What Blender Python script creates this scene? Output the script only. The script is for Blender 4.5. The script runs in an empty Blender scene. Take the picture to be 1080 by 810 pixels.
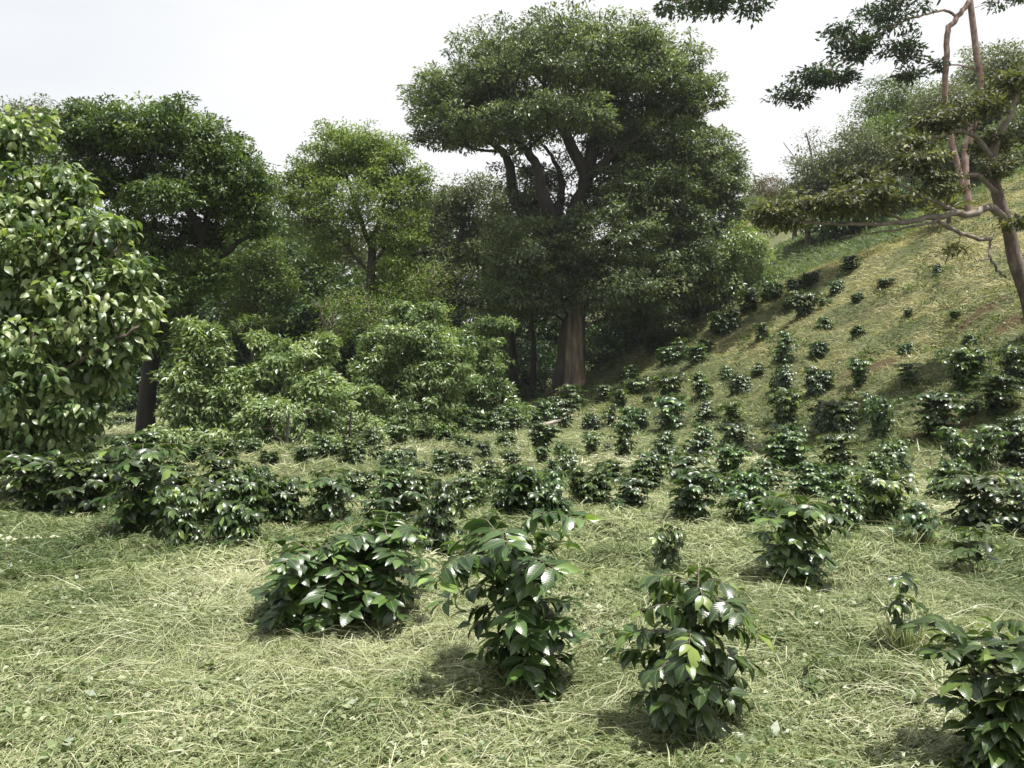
import bpy, math
import numpy as np
from mathutils import Vector

SEED = 11
HAZE = .0003
rng = np.random.default_rng(SEED)
scene = bpy.context.scene
col = scene.collection
F, CAMZ = 848.0, 1.6          # focal length in photo pixels, eye height


def P3(px, py, Y):
    return np.array([(px - 540) / F * Y, Y, CAMZ + (405 - py) / F * Y])


def nrm(v):
    return v / np.maximum(np.linalg.norm(v, axis=-1, keepdims=True), 1e-9)


# ------------------------------------------------------------------ mesh kit
class MB:
    """collects vertices, quads and tris with a tint and material index"""
    def __init__(self):
        self.V, self.Q, self.T, self.t, self.qm, self.tm, self.uv = [], [], [], [], [], [], []
        self.n = 0

    def add(self, V, Q=None, T=None, tint=0.5, mi=0, uv=None):
        V = np.asarray(V, dtype=np.float32).reshape(-1, 3)
        if Q is not None and len(Q):
            Q = np.asarray(Q, dtype=np.int32) + self.n
            self.Q.append(Q); self.qm.append(np.full(len(Q), mi, np.int32))
        if T is not None and len(T):
            T = np.asarray(T, dtype=np.int32) + self.n
            self.T.append(T); self.tm.append(np.full(len(T), mi, np.int32))
        self.V.append(V)
        self.t.append(np.broadcast_to(np.asarray(tint, np.float32), (len(V),)))
        self.uv.append(np.zeros((len(V), 3), np.float32) if uv is None else np.asarray(uv, np.float32))
        self.n += len(V)

    def build(self, name, mats, parent=None, smooth=True):
        V = np.concatenate(self.V)
        Q = np.concatenate(self.Q) if self.Q else np.zeros((0, 4), np.int32)
        T = np.concatenate(self.T) if self.T else np.zeros((0, 3), np.int32)
        me = bpy.data.meshes.new(name)
        me.vertices.add(len(V)); me.vertices.foreach_set('co', V.ravel())
        me.loops.add(Q.size + T.size)
        me.loops.foreach_set('vertex_index', np.concatenate([Q.ravel(), T.ravel()]).astype(np.int32))
        me.polygons.add(len(Q) + len(T))
        st = np.concatenate([np.arange(len(Q)) * 4, Q.size + np.arange(len(T)) * 3]).astype(np.int32)
        me.polygons.foreach_set('loop_start', st)
        mi = np.concatenate(self.qm + self.tm).astype(np.int32)
        if not isinstance(mats, (list, tuple)):
            mats = [mats]
        for m in mats:
            me.materials.append(m)
        me.polygons.foreach_set('material_index', mi)
        me.polygons.foreach_set('use_smooth', np.full(len(mi), smooth, bool))
        me.update(calc_edges=True)
        a = me.attributes.new('tint', 'FLOAT', 'POINT')
        a.data.foreach_set('value', np.concatenate(self.t).astype(np.float32))
        u = me.attributes.new('luv', 'FLOAT_VECTOR', 'POINT')
        u.data.foreach_set('vector', np.concatenate(self.uv).ravel())
        o = bpy.data.objects.new(name, me)
        col.objects.link(o)
        if parent is not None:
            o.parent = parent
        return o


def empty(name, loc, label=None, cat=None, group=None):
    o = bpy.data.objects.new(name, None)
    o.empty_display_size = 0.2
    col.objects.link(o)
    o.location = [float(c) for c in loc]
    tag(o, label, cat, group)
    return o


def tag(o, label=None, cat=None, group=None, kind=None):
    if label: o['label'] = label
    if cat: o['category'] = cat
    if group: o['group'] = group
    if kind: o['kind'] = kind
    return o


# leaf templates: (u along, v across (half width 1), w out of plane)
TV_R = np.array([[0, 0, 0], [.45, .5, .06], [1, 0, -.14], [.45, -.5, .06]])
TQ_R = np.array([[0, 1, 2, 3]])
TT_R = np.zeros((0, 3), int)
# folded leaf with a midrib, six quads' worth of blade
_m = [(0, 0), (.28, 0.02), (.55, -.02), (.8, -.12), (1.02, -.28)]
_s = [(.26, .40, .07), (.52, .50, .05), (.80, .30, -.06)]
TV_L = np.array([[u, 0, w] for u, w in _m] + [[u, v, w] for u, v, w in _s] + [[u, -v, w] for u, v, w in _s])
TT_L = np.array([[0, 5, 1], [0, 1, 8], [3, 7, 4], [3, 4, 10]])
TQ_L = np.array([[1, 5, 6, 2], [2, 6, 7, 3], [1, 2, 9, 8], [2, 3, 10, 9]])
UV_L = np.stack([TV_L[:, 0], TV_L[:, 1], 0 * TV_L[:, 0]], 1)


def leaves(mb, P, D, N, L, W, tint, detailed=False, mi=0):
    n = len(P)
    if n == 0:
        return
    D = nrm(D); S = nrm(np.cross(D, N)); N = np.cross(S, D)
    TV, TQ, TT = (TV_L, TQ_L, TT_L) if detailed else (TV_R, TQ_R, TT_R)
    L = np.broadcast_to(np.asarray(L, float), (n,)); W = np.broadcast_to(np.asarray(W, float), (n,))
    k = len(TV)
    V = (P[:, None, :] + (TV[None, :, 0:1] * L[:, None, None]) * D[:, None, :]
         + (TV[None, :, 1:2] * W[:, None, None]) * S[:, None, :]
         + (TV[None, :, 2:3] * L[:, None, None]) * N[:, None, :])
    off = (np.arange(n) * k)[:, None, None]
    Q = (TQ[None] + off).reshape(-1, 4)
    T = (TT[None] + off).reshape(-1, 3)
    uv = np.tile(UV_L, (n, 1)) if detailed else None
    mb.add(V.reshape(-1, 3), Q, T, np.repeat(np.clip(tint, 0, 1), k), mi, uv)


def tube(mb, pts, rad, sides=6, cap=True, tint=.5, mi=0, ridge=0.0):
    pts = np.asarray(pts, float); rad = np.asarray(rad, float); m = len(pts)
    if m < 2:
        return
    tang = np.gradient(pts, axis=0); tang = nrm(tang)
    a = np.array([0, 0, 1.0]) if abs(tang[0][2]) < .9 else np.array([1.0, 0, 0])
    u = nrm(np.cross(tang[0], a))
    rings = []
    th = np.arange(sides) / sides * 2 * math.pi
    for i in range(m):
        u = u - tang[i] * np.dot(u, tang[i]); u = nrm(u)
        v = np.cross(tang[i], u)
        rr = rad[i] * (1 + (ridge * (np.sin(th * 3 + .7) * .6 + np.sin(th * 5 + 2.1) * .4 + .35 * np.sin(th * 9 + i * .5)) if ridge else 0))
        rings.append(pts[i] + (np.cos(th) * rr)[:, None] * u + (np.sin(th) * rr)[:, None] * v)
    V = np.concatenate(rings)
    Q = []
    for i in range(m - 1):
        j = np.arange(sides); k = (j + 1) % sides
        Q.append(np.stack([i * sides + j, i * sides + k, (i + 1) * sides + k, (i + 1) * sides + j], 1))
    Tt = []
    if cap:
        V = np.concatenate([V, pts[-1:] + tang[-1:] * rad[-1] * .6])
        j = np.arange(sides); k = (j + 1) % sides
        Tt = np.stack([(m - 1) * sides + j, (m - 1) * sides + k, np.full(sides, len(V) - 1)], 1)
    mb.add(V, np.concatenate(Q), Tt, tint, mi)


def smooth_path(pts, n_per=4, jit=0.0):
    pts = np.asarray(pts, float)
    if len(pts) < 3:
        t = np.linspace(0, 1, n_per * (len(pts) - 1) + 1)[:, None]
        out = pts[0] * (1 - t) + pts[-1] * t
    else:
        p = np.concatenate([2 * pts[:1] - pts[1:2], pts, 2 * pts[-1:] - pts[-2:-1]])
        out = []
        for i in range(1, len(p) - 2):
            for t in np.arange(n_per) / n_per:
                a, b, c, d = p[i - 1], p[i], p[i + 1], p[i + 2]
                out.append(.5 * ((2 * b) + (-a + c) * t + (2 * a - 5 * b + 4 * c - d) * t * t + (-a + 3 * b - 3 * c + d) * t ** 3))
        out.append(pts[-1]); out = np.array(out)
    if jit:
        j = rng.normal(0, jit, out.shape); j[0] = 0
        out = out + j
    return out


# ------------------------------------------------------------------ materials
def new_mat(name):
    m = bpy.data.materials.new(name); m.use_nodes = True
    nt = m.node_tree; nt.nodes.clear()
    out = nt.nodes.new('ShaderNodeOutputMaterial')
    return m, nt, nt.nodes, nt.links, out


def ramp(nd, stops):
    r = nd.new('ShaderNodeValToRGB')
    e = r.color_ramp.elements
    while len(e) > 1:
        e.remove(e[0])
    e[0].position, e[0].color = stops[0][0], (*stops[0][1], 1)
    for p, c in stops[1:]:
        x = e.new(p); x.color = (*c, 1)
    return r


def leaf_mat(name, stops, rough=.42, transl=.28, tcol=(1.25, 1.35, .6), spec=.5, veins=False, under=1.0, vary=0.0):
    m, nt, nd, ln, out = new_mat(name)
    at = nd.new('ShaderNodeAttribute'); at.attribute_name = 'tint'
    r = ramp(nd, stops); ln.new(at.outputs['Fac'], r.inputs['Fac'])
    colour = r.outputs['Color']
    if vary:                              # every plant has its own shade of green
        oi = nd.new('ShaderNodeObjectInfo')
        hv = nd.new('ShaderNodeHueSaturation')
        m1 = nd.new('ShaderNodeMapRange'); m1.inputs['To Min'].default_value = .478; m1.inputs['To Max'].default_value = .512
        m2 = nd.new('ShaderNodeMapRange'); m2.inputs['To Min'].default_value = 1 - vary * .6; m2.inputs['To Max'].default_value = 1 + vary
        wn = nd.new('ShaderNodeTexWhiteNoise'); wn.noise_dimensions = '1D'
        ln.new(oi.outputs['Random'], m1.inputs['Value']); ln.new(oi.outputs['Random'], wn.inputs['W']); ln.new(wn.outputs['Value'], m2.inputs['Value'])
        ln.new(m1.outputs[0], hv.inputs['Hue']); ln.new(m2.outputs[0], hv.inputs['Value']); ln.new(colour, hv.inputs['Color'])
        colour = hv.outputs['Color']
    if under != 1.0:                      # the underside of a leaf is paler and duller
        g = nd.new('ShaderNodeNewGeometry')
        mu = nd.new('ShaderNodeMix'); mu.data_type = 'RGBA'; mu.blend_type = 'MULTIPLY'
        mu.inputs[7].default_value = (under, under * .97, under * .95, 1)
        ln.new(g.outputs['Backfacing'], mu.inputs[0]); ln.new(colour, mu.inputs[6])
        colour = mu.outputs[2]
    p = nd.new('ShaderNodeBsdfPrincipled')
    p.inputs['Roughness'].default_value = rough
    p.inputs['Specular IOR Level'].default_value = spec
    if veins:
        a2 = nd.new('ShaderNodeAttribute'); a2.attribute_name = 'luv'
        sx = nd.new('ShaderNodeSeparateXYZ'); ln.new(a2.outputs['Vector'], sx.inputs[0])
        ab = nd.new('ShaderNodeMath'); ab.operation = 'ABSOLUTE'; ln.new(sx.outputs['Y'], ab.inputs[0])
        k1 = nd.new('ShaderNodeMath'); k1.operation = 'MULTIPLY_ADD'; k1.inputs[1].default_value = -.45
        ln.new(ab.outputs[0], k1.inputs[0]); ln.new(sx.outputs['X'], k1.inputs[2])
        k2 = nd.new('ShaderNodeMath'); k2.operation = 'MULTIPLY'; k2.inputs[1].default_value = 62.0
        ln.new(k1.outputs[0], k2.inputs[0])
        sn = nd.new('ShaderNodeMath'); sn.operation = 'SINE'; ln.new(k2.outputs[0], sn.inputs[0])
        mr = nd.new('ShaderNodeMath'); mr.operation = 'LESS_THAN'; mr.inputs[1].default_value = .035
        ln.new(ab.outputs[0], mr.inputs[0])
        # pale midrib
        mx = nd.new('ShaderNodeMix'); mx.data_type = 'RGBA'
        mx.inputs[7].default_value = (.14, .2, .06, 1)
        ml = nd.new('ShaderNodeMath'); ml.operation = 'MULTIPLY'; ml.inputs[1].default_value = .55
        ln.new(mr.outputs[0], ml.inputs[0])
        ln.new(ml.outputs[0], mx.inputs[0]); ln.new(colour, mx.inputs[6])
        colour = mx.outputs[2]
        b = nd.new('ShaderNodeBump'); b.inputs['Strength'].default_value = .09; b.inputs['Distance'].default_value = .003
        ln.new(sn.outputs[0], b.inputs['Height']); ln.new(b.outputs[0], p.inputs['Normal'])
    ln.new(colour, p.inputs['Base Color'])
    t = nd.new('ShaderNodeBsdfTranslucent')
    tc = nd.new('ShaderNodeMix'); tc.data_type = 'RGBA'; tc.blend_type = 'MULTIPLY'
    tc.inputs[0].default_value = 1; tc.inputs[7].default_value = (*tcol, 1)
    ln.new(colour, tc.inputs[6]); ln.new(tc.outputs[2], t.inputs['Color'])
    ms = nd.new('ShaderNodeMixShader'); ms.inputs[0].default_value = transl
    ln.new(p.outputs[0], ms.inputs[1]); ln.new(t.outputs[0], ms.inputs[2])
    ln.new(ms.outputs[0], out.inputs['Surface'])
    return m


def bark_mat(name, c1, c2, scale=6, stretch=5, bump=.6, c3=None):
    m, nt, nd, ln, out = new_mat(name)
    tc = nd.new('ShaderNodeTexCoord'); mp = nd.new('ShaderNodeMapping')
    mp.inputs['Scale'].default_value = (scale, scale, scale / stretch)
    ln.new(tc.outputs['Object'], mp.inputs[0])
    n = nd.new('ShaderNodeTexNoise'); n.inputs['Scale'].default_value = 1; n.inputs['Detail'].default_value = 6
    n.inputs['Roughness'].default_value = .65
    ln.new(mp.outputs[0], n.inputs['Vector'])
    st = [(.32, c1), (.68, c2)]
    if c3:
        st = [(.3, c1), (.52, c2), (.72, c3)]
    r = ramp(nd, st); ln.new(n.outputs['Fac'], r.inputs['Fac'])
    p = nd.new('ShaderNodeBsdfPrincipled'); p.inputs['Roughness'].default_value = .85
    ln.new(r.outputs[0], p.inputs['Base Color'])
    b = nd.new('ShaderNodeBump'); b.inputs['Strength'].default_value = bump; b.inputs['Distance'].default_value = .05
    ln.new(n.outputs['Fac'], b.inputs['Height']); ln.new(b.outputs[0], p.inputs['Normal'])
    ln.new(p.outputs[0], out.inputs['Surface'])
    return m


M = {}
M['coffee'] = leaf_mat('coffee_leaf', [(0, (.010, .024, .008)), (.55, (.026, .052, .015)), (.82, (.066, .12, .028)), (1, (.15, .215, .05))],
                       rough=.33, transl=.22, spec=.62, veins=True, under=1.5, vary=.45)
M['bigleaf'] = leaf_mat('broad_leaf', [(0, (.025, .05, .016)), (.5, (.075, .125, .038)), (.85, (.19, .25, .095)), (1, (.32, .37, .18))],
                        rough=.40, transl=.36, under=1.4, spec=.6)
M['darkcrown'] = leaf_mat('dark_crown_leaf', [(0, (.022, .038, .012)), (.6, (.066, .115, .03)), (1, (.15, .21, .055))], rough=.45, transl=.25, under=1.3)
M['domecrown'] = leaf_mat('grey_green_leaf', [(0, (.032, .044, .022)), (.6, (.094, .132, .055)), (1, (.20, .245, .12))], rough=.42, transl=.28, under=1.4, spec=.6)
M['brightcrown'] = leaf_mat('bright_green_leaf', [(0, (.04, .062, .014)), (.6, (.13, .195, .035)), (1, (.24, .30, .075))], rough=.5, transl=.35)
M['olive'] = leaf_mat('olive_leaf', [(0, (.05, .058, .028)), (.6, (.115, .145, .06)), (1, (.2, .23, .115))], rough=.55, transl=.3)
M['palebush'] = leaf_mat('pale_bush_leaf', [(0, (.03, .06, .02)), (.5, (.12, .18, .06)), (1, (.30, .36, .18))], rough=.36, transl=.3, spec=.6, under=1.5)
M['farcrown'] = leaf_mat('far_crown_leaf', [(0, (.06, .075, .035)), (.6, (.125, .15, .068)), (1, (.21, .235, .12))], rough=.55, transl=.3)  # leaf colour lightened to carry some of the distance haze
M['brownleaf'] = leaf_mat('rusty_leaf', [(0, (.06, .05, .02)), (.6, (.12, .09, .035)), (1, (.18, .14, .06))], rough=.6, transl=.3)
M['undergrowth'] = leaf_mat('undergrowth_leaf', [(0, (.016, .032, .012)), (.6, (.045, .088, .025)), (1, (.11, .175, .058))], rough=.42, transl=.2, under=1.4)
M['sprayleaf'] = leaf_mat('layered_spray_leaf', [(0, (.018, .022, .009)), (.55, (.05, .058, .02)), (.85, (.13, .14, .05)), (1, (.26, .26, .11))], rough=.55, transl=.25, under=1.3)
M['bark_dark'] = bark_mat('dark_bark', (.018, .015, .012), (.055, .045, .035))
M['bark_brown'] = bark_mat('brown_furrowed_bark', (.03, .022, .014), (.15, .112, .076), scale=5, stretch=7, bump=1.0, c3=(.34, .275, .2))
M['bark_pink'] = bark_mat('pinkish_bark', (.085, .05, .036), (.23, .15, .12), scale=3.5, stretch=1.5, bump=.6, c3=(.38, .31, .27))
M['bark_grey'] = bark_mat('grey_brown_bark', (.035, .027, .021), (.11, .08, .062), scale=6, stretch=2.2, bump=1.0, c3=(.27, .215, .175))
M['bark_black'] = bark_mat('blackish_bark', (.006, .005, .004), (.022, .018, .014))
M['bark_bough'] = bark_mat('grey_bough_bark', (.09, .075, .065), (.24, .2, .17), scale=7, stretch=3, bump=.5)
M['bark_pale'] = bark_mat('pale_grey_bark', (.2, .17, .14), (.42, .38, .33), scale=8, stretch=5, bump=.4)
M['twig'] = bark_mat('coffee_stem_bark', (.06, .05, .035), (.16, .13, .09), scale=20, stretch=3, bump=.3)
M['deadtwig'] = bark_mat('dead_twig_bark', (.07, .055, .042), (.22, .18, .14), scale=8, stretch=3, bump=.3)

# ------------------------------------------------------------------ terrain
CT = [  # photo column, photo row, distance of a point of the ground
    (1018, 406, 19.5), (930, 462, 18), (990, 458, 17), (1050, 440, 17), (1000, 503, 14.5), (1000, 350, 23.5),
    (1000, 289, 28), (1000, 240, 31.5), (930, 408, 22.5), (930, 350, 27), (930, 307, 31), (930, 263, 36),
    (1075, 497, 14), (1075, 440, 16.2), (1075, 402, 18), (1075, 350, 21), (1075, 290, 25), (1075, 240, 29.5), (1075, 190, 36),
    (845, 418, 25), (845, 385, 28), (845, 333, 32), (845, 300, 36), (850, 289, 39.5),
    (740, 445, 26), (740, 418, 29), (740, 385, 33), (740, 350, 37), (740, 330, 41),
    (680, 449, 27), (680, 414, 33), (680, 385, 38), (605, 455, 27), (605, 430, 33), (605, 412, 38.5),
    (540, 456, 26.6), (540, 440, 34), (540, 425, 46), (800, 455, 23), (860, 455, 20.5), (800, 340, 35), (800, 310, 39),
    (850, 290, 45), (850, 252, 54), (900, 268, 44), (900, 236, 56), (820, 262, 56), (970, 246, 40), (970, 215, 52),
    (1040, 222, 36), (1040, 175, 50), (880, 190, 78), (960, 150, 80), (1060, 110, 80), (800, 245, 80), (760, 300, 60), (700, 330, 60),
    (1000, 560, 8.76), (900, 540, 10.05), (800, 510, 12.9), (1075, 560, 8.76), (1000, 528, 11.0), (930, 500, 14.2),
]
cp = [P3(*c) for c in CT]
for y in (-12, -2, 4, 7):
    for x in (-60, -20, -6, 0, 5, 12):
        cp.append(np.array([x, y, 0.0]))
for y in (11, 16, 21, 25):
    for x in (-60, -20, -10, -4, 0, 2.5):
        cp.append(np.array([x, y, 0.0]))
for x, y, z in [(-60, 40, .4), (-20, 40, .3), (-8, 38, .3), (-60, 60, 3), (-25, 60, 2), (-5, 60, 2.2), (-60, 110, 10), (-20, 110, 9), (10, 110, 14), (40, 110, 30),
                (80, 110, 44), (80, 60, 30), (80, 30, 22), (60, 20, 14), (40, 40, 17), (60, 60, 26), (80, 0, 6), (80, -12, 4), (30, 10, 3.2), (40, 0, 2), (40, -12, 1), (18, 6, .3), (20, 0, .2)]:
    cp.append(np.array([x, y, z], float))
cp = np.array(cp)


def _phi(r2):
    return .5 * r2 * np.log(r2 + 1e-9)


def _fit():
    n = len(cp)
    d = ((cp[:, None, :2] - cp[None, :, :2]) ** 2).sum(-1)
    K = _phi(d) + np.eye(n) * 6.0
    Pm = np.c_[np.ones(n), cp[:, :2]]
    A = np.block([[K, Pm], [Pm.T, np.zeros((3, 3))]])
    return np.linalg.solve(A, np.r_[cp[:, 2], np.zeros(3)])


WT = _fit()


def vnoise(x, y, s, seed=0):
    x = np.asarray(x, float) / s + 1000.3; y = np.asarray(y, float) / s + 1000.7
    xi = np.floor(x).astype(np.int64); yi = np.floor(y).astype(np.int64)
    fx = x - xi; fy = y - yi
    fx = fx * fx * (3 - 2 * fx); fy = fy * fy * (3 - 2 * fy)

    def h(a, b):
        k = (a * 374761393 + b * 668265263 + seed * 1442695041) & 0x7fffffff
        k = ((k ^ (k >> 13)) * 1274126177) & 0x7fffffff
        return ((k ^ (k >> 16)) & 0xffff) / 65535.0
    return (h(xi, yi) * (1 - fx) + h(xi + 1, yi) * fx) * (1 - fy) + (h(xi, yi + 1) * (1 - fx) + h(xi + 1, yi + 1) * fx) * fy


def hgt(x, y, detail=True):
    x = np.atleast_1d(np.asarray(x, float)); y = np.atleast_1d(np.asarray(y, float))
    xc = np.clip(x, -60, 80); yc = np.clip(y, -12, 110)
    z = np.empty(x.size)
    xf, yf = xc.ravel(), yc.ravel()
    for i in range(0, xf.size, 20000):
        a = xf[i:i + 20000]; b = yf[i:i + 20000]
        d = (a[:, None] - cp[None, :, 0]) ** 2 + (b[:, None] - cp[None, :, 1]) ** 2
        z[i:i + 20000] = _phi(d) @ WT[:-3] + WT[-3] + WT[-2] * a + WT[-1] * b
    z = z.reshape(x.shape)
    if detail:
        near = np.clip(1.5 - np.hypot(x, y) / 60, 0, 1)
        z = z + near * ((vnoise(x, y, .55, 1) - .5) * .13 + (vnoise(x, y, 1.7, 2) - .5) * .18 + (vnoise(x, y, .24, 3) - .5) * .09 + (vnoise(x, y, .11, 6) - .5) * .03
                        + np.clip(z, 0, 1) * ((vnoise(x, y, 1.6, 4) - .5) * .38 + (vnoise(x, y, .6, 7) - .5) * .22))
    return z


_S = np.concatenate([np.linspace(1.5, 12, 700), np.linspace(12, 120, 2200)])


def ground_at(px, py):
    X = (px - 540) / F * _S
    zr = CAMZ + (405 - py) / F * _S
    g = hgt(X, _S, False)
    i = np.argmax(zr <= g)
    if not (zr <= g).any():
        i = -1
    Y = _S[i]; x = X[i]
    return np.array([x, Y, hgt(x, Y)[0]])


def axis_coords(lo, hi, near_lo, near_hi, step, grow=1.12):
    a = list(np.arange(near_lo, near_hi + 1e-6, step))
    s = step
    while a[-1] < hi:
        s *= grow; a.append(a[-1] + s)
    s = step
    while a[0] > lo:
        s *= grow; a.insert(0, a[0] - s)
    return np.array(a)


gx = axis_coords(-320, 320, -5.5, 5.5, .065, 1.012)
gx = gx[np.abs(gx) < 330]
gy = axis_coords(-120, 420, 1.5, 9, .065, 1.012)
GX, GY = np.meshgrid(gx, gy)
GZ = hgt(GX.ravel(), GY.ravel())
nx, ny = len(gx), len(gy)
idx = np.arange(nx * ny).reshape(ny, nx)
Qg = np.stack([idx[:-1, :-1], idx[:-1, 1:], idx[1:, 1:], idx[1:, :-1]], -1).reshape(-1, 4)


def ground_material():
    m, nt, nd, ln, out = new_mat('mown_ground')
    tc = nd.new('ShaderNodeTexCoord')

    def noise(s, d=5, r=.6):
        n = nd.new('ShaderNodeTexNoise'); n.inputs['Scale'].default_value = s
        n.inputs['Detail'].default_value = d; n.inputs['Roughness'].default_value = r
        ln.new(tc.outputs['Object'], n.inputs['Vector']); return n
    n1 = noise(.45); n2 = noise(3.5, 6, .7); n3 = noise(38, 4, .7); n4 = noise(.16, 3)
    r1 = ramp(nd, [(.3, (.06, .08, .03)), (.5, (.13, .14, .065)), (.7, (.22, .21, .11))])
    mx = nd.new('ShaderNodeMath'); mx.operation = 'MULTIPLY_ADD'; mx.inputs[1].default_value = .5
    ln.new(n2.outputs['Fac'], mx.inputs[0])
    h = nd.new('ShaderNodeMath'); h.operation = 'MULTIPLY'; h.inputs[1].default_value = .5
    ln.new(n1.outputs['Fac'], h.inputs[0]); ln.new(h.outputs[0], mx.inputs[2])
    ln.new(mx.outputs[0], r1.inputs['Fac'])
    # fine straw speckle
    r3 = ramp(nd, [(.34, (.35, .35, .3)), (.5, (.9, .9, .88)), (.68, (1.35, 1.32, 1.2))])
    ln.new(n3.outputs['Fac'], r3.inputs['Fac'])
    m1 = nd.new('ShaderNodeMix'); m1.data_type = 'RGBA'; m1.blend_type = 'MULTIPLY'; m1.inputs[0].default_value = .85
    ln.new(r1.outputs[0], m1.inputs[6]); ln.new(r3.outputs[0], m1.inputs[7])
    # bare reddish soil patches
    r4 = ramp(nd, [(.60, (0, 0, 0)), (.72, (1, 1, 1))]); ln.new(n4.outputs['Fac'], r4.inputs['Fac'])
    hf = nd.new('ShaderNodeMath'); hf.operation = 'MULTIPLY'; hf.inputs[1].default_value = .55
    ln.new(r4.outputs[0], hf.inputs[0])
    m2 = nd.new('ShaderNodeMix'); m2.data_type = 'RGBA'; m2.inputs[7].default_value = (.17, .115, .06, 1)
    ln.new(hf.outputs[0], m2.inputs[0]); ln.new(m1.outputs[2], m2.inputs[6])
    sc = nd.new('ShaderNodeAttribute'); sc.attribute_name = 'tint'
    m3 = nd.new('ShaderNodeMix'); m3.data_type = 'RGBA'; m3.inputs[7].default_value = (.085, .062, .03, 1)
    ln.new(sc.outputs['Fac'], m3.inputs[0]); ln.new(m2.outputs[2], m3.inputs[6]); m2 = m3
    p = nd.new('ShaderNodeBsdfPrincipled'); p.inputs['Roughness'].default_value = .9
    p.inputs['Specular IOR Level'].default_value = .2
    ln.new(m2.outputs[2], p.inputs['Base Color'])
    b = nd.new('ShaderNodeBump'); b.inputs['Strength'].default_value = .9; b.inputs['Distance'].default_value = .05
    ad = nd.new('ShaderNodeMath'); ad.operation = 'ADD'
    ln.new(n3.outputs['Fac'], ad.inputs[0]); ln.new(n2.outputs['Fac'], ad.inputs[1])
    ln.new(ad.outputs[0], b.inputs['Height']); ln.new(b.outputs[0], p.inputs['Normal'])
    ln.new(p.outputs[0], out.inputs['Surface'])
    return m



# ------------------------------------------------------------------ cut grass, straw and leaf bits lying on the ground
M['straw'] = leaf_mat('cut_grass_blade', [(0, (.05, .085, .022)), (.3, (.14, .18, .065)), (.6, (.27, .295, .14)), (.85, (.41, .415, .245)), (1, (.56, .55, .40))],
                      rough=.55, transl=.25, tcol=(1.1, 1.15, .8))
M['hillstraw'] = leaf_mat('dry_hill_grass_blade', [(0, (.055, .09, .022)), (.4, (.135, .165, .05)), (.75, (.30, .28, .11)), (1, (.46, .41, .2))],
                          rough=.6, transl=.25, tcol=(1.1, 1.1, .75))
M['litter'] = leaf_mat('cut_leaf_bit', [(0, (.05, .085, .025)), (.4, (.13, .17, .06)), (.75, (.29, .31, .18)), (1, (.46, .47, .34))], rough=.45, transl=.2)


def frustum_points(n, y0, y1, spread=.78, power=1.0):
    """points on the ground inside (and a little beyond) what the camera sees"""
    u = rng.random(n)
    Y = (y0 ** 2 + u * (y1 ** 2 - y0 ** 2)) ** .5
    X = (rng.random(n) * 2 - 1) * spread * Y
    return X, Y


def grass_normal(X, Y):
    e = .15
    zx = (hgt(X + e, Y) - hgt(X - e, Y)) / (2 * e); zy = (hgt(X, Y + e) - hgt(X, Y - e)) / (2 * e)
    return nrm(np.stack([-zx, -zy, np.ones_like(zx)], 1))


def blades(mb, X, Y, L, W, tilt, tint, segs=2, lift=.012, az=None):
    n = len(X)
    Z = hgt(X, Y) + lift * rng.random(n)
    N = grass_normal(X, Y)
    if az is None:
        az = vnoise(X, Y, .9, 8) * 4 * math.pi + rng.normal(0, 1.5, n)
    H = np.stack([np.cos(az), np.sin(az), np.zeros(n)], 1)
    H = nrm(H - N * (H * N).sum(1, keepdims=True))
    D = H * np.cos(tilt)[:, None] + N * np.sin(tilt)[:, None]
    D2 = nrm(H * np.cos(tilt * .2)[:, None] + N * np.sin(tilt * .2 - .18)[:, None] + rng.normal(0, .18, (n, 3)))
    roll = nrm(N + rng.normal(0, .45, (n, 3)))
    S = nrm(np.cross(D, roll))
    P = np.stack([X, Y, Z], 1)
    w = W[:, None]; l = L[:, None]
    if segs == 2:
        A = P + S * w * .5; B = P - S * w * .5
        C = P + D * l * .55 + S * w * .45; E = P + D * l * .55 - S * w * .45
        G = P + D * l * .55 + D2 * l * .45
        V = np.stack([A, B, E, C, G], 1).reshape(-1, 3)
        o = (np.arange(n) * 5)[:, None]
        mb.add(V, np.array([[0, 1, 2, 3]]) + o, np.array([[3, 2, 4]]) + o, np.repeat(np.clip(tint, 0, 1), 5))
    else:
        A = P + S * w * .5; B = P - S * w * .5; G = P + D * l
        V = np.stack([A, B, G], 1).reshape(-1, 3)
        o = (np.arange(n) * 3)[:, None]
        mb.add(V, None, np.array([[0, 1, 2]]) + o, np.repeat(np.clip(tint, 0, 1), 3))


def tint_at(X, Y, base=.5, a=.62):
    base = base - .28 * np.clip((-X - 2.6) / 1.5, 0, 1) * np.clip((Y - 4.2) / 1.5, 0, 1) * np.clip((11 - Y) / 2, 0, 1)   # greener, darker tint stands in for shade at the left edge
    return base + (vnoise(X, Y, 2.6, 21) - .5) * a + (vnoise(X, Y, .7, 22) - .5) * a + rng.normal(0, .17, len(X))


mb = MB()
for (n, y0, y1, l0, l1, w0, w1, sg) in [(190000, 2.1, 6.5, .04, .20, .0018, .005, 2), (130000, 6.5, 13, .08, .30, .005, .010, 2),
                                        (140000, 13, 46, .14, .38, .014, .028, 1)]:
    X, Y = frustum_points(n, y0, y1)
    flat = hgt(X, Y, False) < .35 + .2 * vnoise(X, Y, 1.5, 5)
    X, Y = X[flat], Y[flat]; n = len(X)
    tl = np.abs(rng.normal(.10, .26, n)); up = rng.random(n) < .10; tl[up] = rng.uniform(.5, 1.2, up.sum())
    L = rng.uniform(l0, l1, n) * (1 - .45 * up)
    green = np.where(up, -.25, 0)
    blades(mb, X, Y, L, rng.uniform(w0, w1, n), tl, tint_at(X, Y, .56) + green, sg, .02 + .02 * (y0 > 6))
tag(mb.build('cut_grass', M['straw']), kind='stuff')

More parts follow.
